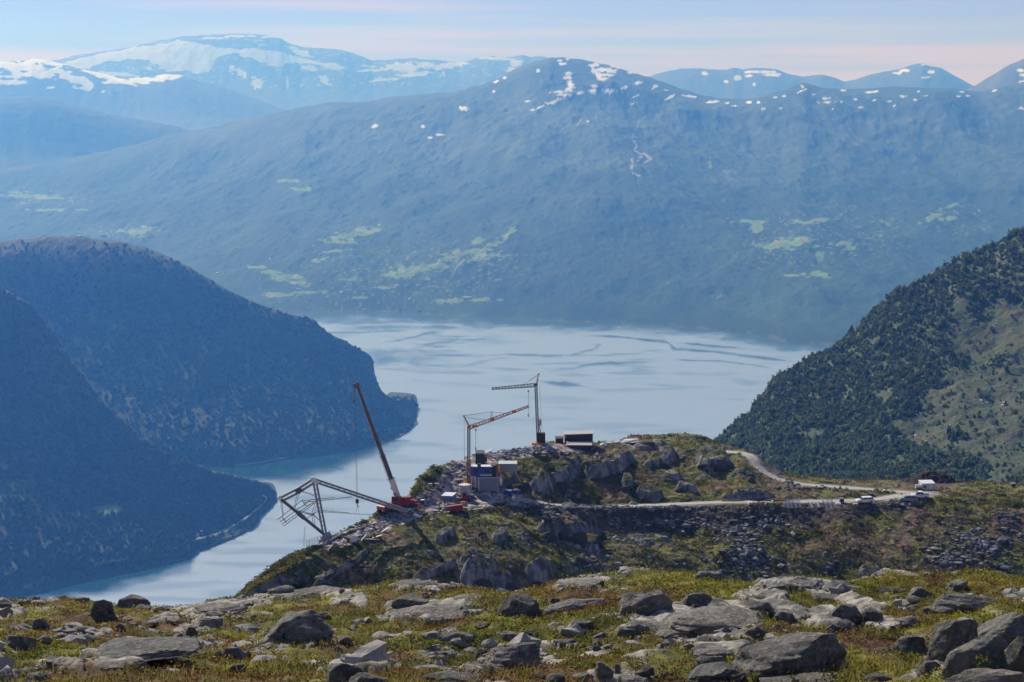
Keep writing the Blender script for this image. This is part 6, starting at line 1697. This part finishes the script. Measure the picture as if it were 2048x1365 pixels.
# debris around the tower footing
DB = [(700, 1050, 716, 1055, 'white', 'long white plank on the rubble left of the crane'), (664, 1086, 690, 1086, 'tarp', 'pale board lying flat right of the tower footing'), (657, 1099, 667, 1089, 'wood', 'light plank tilted on the grass under the footing'),
      (684, 1085, 688, 1077, 'white', 'short white board standing up from the rubble'), (764, 1064, 778, 1056, 'cream', 'cream board leaning on the dark rock below the crane'), (730, 1078, 758, 1080, 'blanket', 'pinkish board along the grass edge'), (700, 1073, 724, 1071, 'steel', 'grey scaffold tube across the rubble'),
      (722, 1082, 734, 1068, 'white', 'white board tilted beside the round drum'), (745, 1076, 764, 1071, 'tarp', 'crumpled white sheet at the grass edge'), (738, 1050, 752, 1046, 'blanket', 'pale plank near the crane pad'), (935, 1021, 968, 1017, 'roof', 'long grey plank on the grass right of the red trough'), (880, 1026, 900, 1024, 'blanket', 'pink sheet on the ground left of the red trough')]
for x0, y0, x1, y1, mk, lab in DB:
    t = T('board', lab, 'board', (x0 + x1) / 2, max(y0, y1) + 1, 'boards and sheets lying about the building site')
    bb = MB().beam(t(x0, y0, -.1), t(x1, y1, .2), .55, .18)
    ob = bb.build('board_face', M[mk], t.e)
    MB().beam(t(x0 + 2, y0 + 1.5, .3), t(x1 - 1, y1 + 1.2, .4), .3, .12).build('under_board', M['wood'], t.e)
t = T('cable_drum', 'black and white cable drum at the grass edge', 'drum', 708, 1084)
MB().tube((0, -.35, .75), (0, -.25, .75), .8, n=20).tube((0, .25, .75), (0, .35, .75), .8, n=20).build('flange', M['white'], t.e)
MB().tube((0, -.25, .75), (0, .25, .75), .5, n=20).build('cable', M['dark'], t.e)
t = T('red_barrel', 'small red barrel beside the cable drum', 'barrel', 696, 1084)
MB().tube((0, 0, 0), (0, 0, .95), .4, n=16).build('drum_body', M['red'], t.e); MB().tube((0, 0, .95), (0, 0, 1.0), .36, n=16).build('lid', M['dark'], t.e)
t = T('scaffold_railing', 'open scaffold railing on the edge left of the tower footing', 'railing', 630, 1092)
m1 = MB()
for k in range(7):
    x = 613 + k * 5.6; m1.beam(t(x, 1097 - k * 2.2), t(x, 1081 - k * 1.9), .07)
m1.build('post', M['steel'], t.e)
m1 = MB()
for d_ in (0, 3.4, 7, 10.5): m1.beam(t(613, 1081.5 + d_), t(648, 1069.5 + d_), .06)
m1.build('rail', M['steel'], t.e)
MB().beam(t(613.5, 1088, -.3), t(617, 1098, -.3), .35, .1).build('toe_board', M['white'], t.e)
MB().beam(t(660, 1062), t(690, 1066), .06).beam(t(662, 1067), t(696, 1066), .06).beam(t(675, 1063), t(676, 1072), .06).build('side_rail', M['steel'], t.e)
t = T('marker_sign', 'small dark square sign on a thin post on the skyline left of the silo', 'sign', 868, 941)
MB().beam(t(868, 942), t(868, 932), .07).build('post', M['steel'], t.e); MB().box(t(868, 930.5), (.6, .08, .55)).build('sign_plate', M['grey'], t.e)
t = T('tarpaulin', 'white tarpaulin bundle on the ground right of the huts', 'tarpaulin', 1207, 892)
V, F = boulder_mesh(77, 1.9, 1.6, .75, 'block', 0, I4); o = mesh_np('tarpaulin_cover', V, F, M['tarp'], parent=t.e)
t = T('tarpaulin', 'long white tarpaulin spread along the hilltop', 'tarpaulin', 1250, 887)
V, F = boulder_mesh(78, 5.2, 2.0, .55, 'slab', 8, I4); o = mesh_np('tarpaulin_cover', V + np.array([1.4, 0.6, .5]), F, M['tarp'], parent=t.e)
V, F = boulder_mesh(79, 3.4, 1.2, .35, 'slab', 6, I4); o = mesh_np('tarpaulin_fold', V + np.array([-2.6, 0.4, .1]), F, M['tarp'], parent=t.e)
# steel mesh, pallets and forms stored along the lower road
RK = [(1579, 1014, 13, 14, 5, 'left bundle of upright scaffold frames beside the lower road'), (1593, 1013, 12, 17, 4, 'tallest bundle of scaffold frames, second from the left'), (1656, 1015, 18, 16, 5, 'widest bundle of scaffold frames, right of the small ones'), (1622, 1013, 8, 8, 3, 'small bundle of frames in the middle'), (1636, 1012, 8, 8, 3, 'small bundle of frames next to the widest one')]
for x, y, w, h, n, lab in RK:
    t = T('scaffold_bundle', lab, 'scaffold frames', x, y, 'scaffold frames stored along the lower road')
    for k in range(n):
        a = -w / 2 + w * k / (n - 1); hh = h * random.uniform(.75, 1.05)
        m1 = MB().beam(t(x + a, y + 1, -1.2), t(x + a - 2.5, y - hh, .6), .10).beam(t(x + a + 2.2, y + 1, -1.2), t(x + a - .4, y - hh, .6), .10)
        for q in (.15, .4, .65, .9): m1.beam(t(x + a, y + 1, -1.2).lerp(t(x + a - 2.5, y - hh, .6), q), t(x + a + 2.2, y + 1, -1.2).lerp(t(x + a - .4, y - hh, .6), q), .08)
        m1.build('frame', M['white' if k % 2 else 'steel'], t.e)
t = T('generator', 'grey generator box beside the lower road left of the estate car', 'generator', 1684, 1007)
MB().box((0, .5, .6), (1.1, 1.0, 1.2)).build('housing', M['mast'], t.e, .05); MB().box((0, .5, 1.25), (1.0, .9, .1)).build('lid', M['grey'], t.e); MB().box((0, -.02, .6), (.7, .04, .5)).build('grille', M['dark'], t.e)
for q, (x, y, w, mk, lab) in enumerate([(1677, 1012, 11, 'white', 'white stacked panels on a pallet left of the generator'), (1697, 1011, 8, 'wood', 'brown crate right of the generator'), (1712, 1013, 10, 'wood', 'light timber stack nearest the estate car'), (1500, 1010, 6, 'tarp', 'lone white bundle on the outer edge of the lower road'), (1546, 1008, 3, 'white', 'small white block on the lower road edge'), (1531, 1012, 3, 'cream', 'smallest pale block on the lower road edge')]):
    t = T('material_stack', lab, 'stack', x, y, 'building materials along the lower road')
    w_ = w * t.s
    for k in range(4): MB().box((random.uniform(-.08, .08), .5, .12 + k * .16), (w_ * random.uniform(.85, 1), 1.0, .13), rz=random.uniform(-.06, .06)).build('panel', M[mk], t.e)
    MB().box((0, .5, .02), (w_, 1.0, .1)).build('pallet', M['brown'], t.e)
t = T('road_marker', 'pale reddish marker stone with a post at the bend of the lower road', 'marker', 1100, 1006)
MB().box((0, .3, .3), (.5, .4, .6)).build('block', M['blanket'], t.e, .05); MB().beam((.1, .3, .5), (.1, .3, 1.2), .08).build('post', M['dark'], t.e)

# ---- vehicles
def car(label, px, py, rz, bodym, kind='estate', k=1.0):
    t = T('parked_car', label, 'car', px, py, 'cars parked at the end of the gravel road', rz=rz)
    L_, W = 4.7, 1.8
    prof = [(-2.35, .35), (-2.38, .75), (-2.2, .95), (-1.25, 1.05), (2.2, 1.05), (2.35, .8), (2.35, .35), (1.85, .3), (1.75, .62), (1.25, .62), (1.12, .3), (-1.1, .3), (-1.22, .62), (-1.72, .62), (-1.85, .3)]
    MB().prism(prof, -W / 2, W / 2).build('body', M[bodym], t.e, .03)
    if kind == 'estate': cab = [(-1.3, 1.03), (-.55, 1.52), (1.85, 1.52), (2.25, 1.03)]
    else: cab = [(-1.25, 1.03), (-.5, 1.66), (.6, 1.68), (.75, 1.03)]
    MB().prism(cab, -W / 2 + .12, W / 2 - .12).build('windows', M['glass'], t.e)
    rf = [(cab[1][0] + .02, cab[1][1] + .005), (cab[2][0] + .05, cab[2][1] + .005), (cab[2][0] + .0, cab[2][1] + .07), (cab[1][0] + .1, cab[1][1] + .07)]
    MB().prism(rf, -W / 2 + .08, W / 2 - .08).build('roof', M[bodym], t.e)
    for x in ((cab[1][0] + cab[2][0]) / 2,):
        MB().box((x, -W / 2 + .11, 1.28), (.1, .05, .5)).build('door_pillar', M[bodym], t.e)
    if kind != 'estate':
        MB().box((1.55, 0, 1.1), (1.5, W - .1, .12)).build('cargo_cover', M['dsteel'], t.e)
    for x in (-1.47, 1.5):
        for y in (-1, 1):
            w_ = MB().tube((x, y * (W / 2 - .2), .32), (x, y * (W / 2 + .01), .32), .33, n=18).build('wheel', M['black'], t.e)
            MB().tube((x, y * (W / 2 + .005), .32), (x, y * (W / 2 + .02), .32), .2, n=14).build('rim', M['steel'], w_)
    for y in (-.6, .6): MB().box((-2.36, y, .78), (.08, .36, .16)).build('headlight', M['white'], t.e)
    return t
car('silver white estate car parked alone on the lower road', 1729, 1006, R(12), 'white')
car('white pickup truck on the parking place below the cabin', 1840, 996, R(-8), 'white', 'pickup')
car('grey dark-windowed car in front of the white pickup', 1817, 1003, R(-4), 'steel')
t, w, h = hut('site_cabin', 'small cream cabin with one dark window at the end of the road', 'cabin', 1843, 1870, 968, 981, 3.0, 'cream', 'white', 0, 0, over=.1, rz=R(6))
MB().box((-w * .27, -.03, h * .58), (.75, .06, .6)).build('window', M['glass'], t.e); MB().box((w * .2, -.03, h * .45), (.8, .05, h * .8)).build('door', M['white'], t.e)
t = T('trailer', 'white trailer tank left of the cream cabin', 'trailer', 1836, 979)
MB().tube((-.7, 0, .8), (.8, 0, .8), .5, n=14).build('tank', M['white'], t.e); MB().tube((0, -.5, .3), (0, -.35, .3), .3, n=12).build('wheel', M['black'], t.e)
t = T('stone_cairn', 'square cairn with a pale top on the skyline near the right edge', 'cairn', 2026, 974)
MB().box((0, 0, .35), (.9, .9, 1.0)).build('stone_body', M['rock_far'], t.e, .08); MB().box((0, 0, .95), (1.1, 1.0, .22)).build('cap', M['wood'], t.e, .03)
t = T('peat_heap', 'dark heap of dug-out peat behind the cream cabin', 'heap', 1872, 968)
hx, hy = np.meshgrid(np.linspace(-8.5, 8.5, 90), np.linspace(-5, 5, 50))
hz = 2.9 * np.exp(-(np.abs(hx + 0.6) / 5.2) ** 2.4 - (hy / 3.2) ** 2) + 0.9 * np.exp(-((hx - 4.6) / 2.4) ** 2 - (hy / 2.6) ** 2)
hz += fbm(hx, hy, None, 5, 92) * 0.55 + fbm(hx * 4, hy * 4, None, 3, 93) * 0.16 - 0.5
HG = np.stack([hx, hy + 5, hz], -1)
o = mesh_np('heap_surface', HG.reshape(-1, 3), grid_faces(50, 90), M['soilm'], np.tile(np.array([[0.045, 0.030, 0.024]]), (4500, 1)), parent=t.e)

# ---- farms across the fjord
M['wallw'] = paint('white_boards', (0.80, 0.79, 0.76), 0.7); M['wallr'] = paint('red_boards', (0.30, 0.06, 0.04), 0.7); M['slate'] = paint('slate_roof', (0.35, 0.35, 0.36), 0.6); M['metalroof'] = paint('bright_metal_roof', (0.82, 0.80, 0.78), 0.5)
def house(G, rows, px, py, w, wallm, roofm, label, group, rz=0.0, long=1.0, k=1.0, name='farmhouse', cat='house'):
    p = surf_lookup(G, px, py, rows); s = p[1] / F_PX
    e = bpy.data.objects.new(name, None); COL.objects.link(e); e.location = p; e.rotation_euler = (0, 0, rz)
    tag(e, label, cat, group)
    W = w * s; D = W * .65 / long; H = D * .7
    MB().box((0, 0, H / 2 - 2), (W, D, H + 4)).build('wall', M[wallm], e)
    b = MB(); o_ = .6
    b.prism([(-D / 2 - o_, H - .2), (0, H + D * .42), (D / 2 + o_, H - .2), (0, H + D * .36)], -W / 2 - o_, W / 2 + o_)
    b.v = [(y, x, z) for x, y, z in b.v]
    r_ = b.build('roof', M[roofm], e)
    MB().box((W * .2, 0, H + D * .45), (1.4, 1.4, 2.6)).build('chimney', M['brown'], r_)
    for x in (-.3, 0, .3): MB().box((W * x, -D / 2 - .03, H * .5), (W * .09, .08, H * .3)).build('window', M['glass'], e)
RC = (3, 250)
GH = 'farmhouses across the fjord'
uniq = [(738, 459, 8, 'wallw', 'metalroof', 'bright farmhouse at the top of the long slanting field across the fjord', 1), (935, 598, 16, 'blanket', 'metalroof', 'long pinkish barn on the meadow near the far shore', 2.2), (1636, 497, 8, 'wallw', 'metalroof', 'brightest white house beside the largest green field at right', 1),
        (973, 506, 7, 'wallw', 'metalroof', 'left of two white houses above the road across the fjord', 1), (1003, 506, 7, 'wallw', 'metalroof', 'right of two white houses above the road across the fjord', 1), (207, 473, 10, 'wallw', 'metalroof', 'wide white house left of the green field behind the left hill', 1.4),
        (683, 587, 6, 'wallw', 'metalroof', 'lone white house between fields near the far shore', 1), (597, 594, 7, 'wallw', 'metalroof', 'lower of two white barns near the far shore', 1.4), (598, 581, 11, 'wallw', 'metalroof', 'upper of two white barns near the far shore', 2.0), (540, 518, 4, 'wallw', 'metalroof', 'highest small white house above the village on the left', 1),
        (840, 571, 4, 'wallw', 'metalroof', 'tiny white house below the big terraced field', 1), (1455, 438, 5, 'wallw', 'metalroof', 'lone white house high at the left of the right-hand fields', 1), (1658, 500, 12, 'wallw', 'slate', 'low long house right of the brightest white house', 2), (545, 615, 7, 'wallw', 'slate', 'boathouse on the far shore beside the left hill', 1.2),
        (100, 428, 7, 'wallw', 'metalroof', 'white house above the left hill near the left edge', 1.2), (1460, 352, 5, 'wallw', 'slate', 'mountain farm at the small high field', 1.2), (903, 595, 7, 'wallw', 'slate', 'house just left of the long pinkish barn', 1.2)]
for x, y, w, wm, rm, lab, lg in uniq:
    house(GC, RC, x, y, w, wm, rm, lab, GH, rz=random.uniform(-.4, .4), long=lg)
for x, y in [(435, 548), (450, 545), (470, 543), (176, 473), (158, 474), (520, 560), (603, 562), (620, 600), (575, 603), (715, 618), (730, 619), (770, 620), (800, 622), (840, 625), (860, 560), (905, 520), (560, 607), (590, 600), (645, 565), (1606, 442), (1690, 492), (1560, 440), (1668, 499), (1780, 455), (640, 510), (690, 575), (820, 600)]:
    house(GC, RC, x, y, random.uniform(3, 4.5), random.choice(['wallw', 'wallw', 'wallr']), random.choice(['slate', 'metalroof']), 'tiny house or barn in the scattered village across the fjord', GH, rz=random.uniform(-.5, .5))
GB2 = 'houses on the wooded left shore'
house(GB, (3, 200), 796, 803, 7, 'wallw', 'metalroof', 'white house among trees on the wooded point of the left shore', GB2)
house(GB, (3, 200), 822, 845, 5, 'wallw', 'metalroof', 'white boathouse on the shore of the wooded point', GB2); house(GB, (3, 200), 815, 856, 4, 'wallw', 'slate', 'small pale shed on the tip of the wooded point', GB2)
house(GS, (3, 200), 355, 1066, 5, 'wallw', 'slate', 'pale farmhouse left of the shore road on the spur', GB2); house(GS, (3, 200), 403, 1064, 5, 'wallw', 'metalroof', 'white farmhouse close above the shore road on the spur', GB2); house(GS, (3, 200), 408, 1059, 4, 'wallw', 'slate', 'small barn behind the white farmhouse on the spur', GB2)
# trees on the wooded point
M['crown2'] = M['crown']
for q, (x, y, w, h, lab) in enumerate([(800, 796, 10, 9, 'tallest dark tree on the wooded point of the left shore'), (812, 802, 11, 7, 'round dark tree right of the tallest on the wooded point'), (824, 803, 11, 9, 'dark tree at the tip of the wooded point'), (830, 812, 8, 8, 'outermost shore tree of the wooded point'), (789, 798, 8, 6, 'small tree left of the white house on the point'), (776, 792, 5, 8, 'pointed tree at the foot of the left cliff')]):
    p = Vector(surf_lookup(GB, x, max(y + 2, 803), (3, 200))); s = p[1] / F_PX
    V, F, C, tv, tf = tree_meshes(950 + q, w * s, (h + 5) * s)
    e = bpy.data.objects.new('shore_tree', None); COL.objects.link(e); e.location = p
    tag(e, lab, 'tree', 'trees on the wooded point')
    mesh_np('crown', V, F, M['crown'], C * .8, smooth=False, parent=e); mesh_np('trunk', tv, tf, M['bark'], parent=e)
p = at(857, 632, water_Y(0, 632)); p.z = 0
e = bpy.data.objects.new('boat', None); COL.objects.link(e); e.location = p; tag(e, 'tiny white boat on the water near the far shore', 'boat')
MB().prism([(-14, 2.5), (14, 2.8), (11, -1), (-12, -1)], -3.5, 3.5).build('hull', M['white'], e, .2)
MB().box((-3, 0, 4.6), (12, 5, 4)).build('cabin', M['white'], e); MB().box((-3, -2.53, 5), (9, .05, 1.5)).build('windows', M['glass'], e)
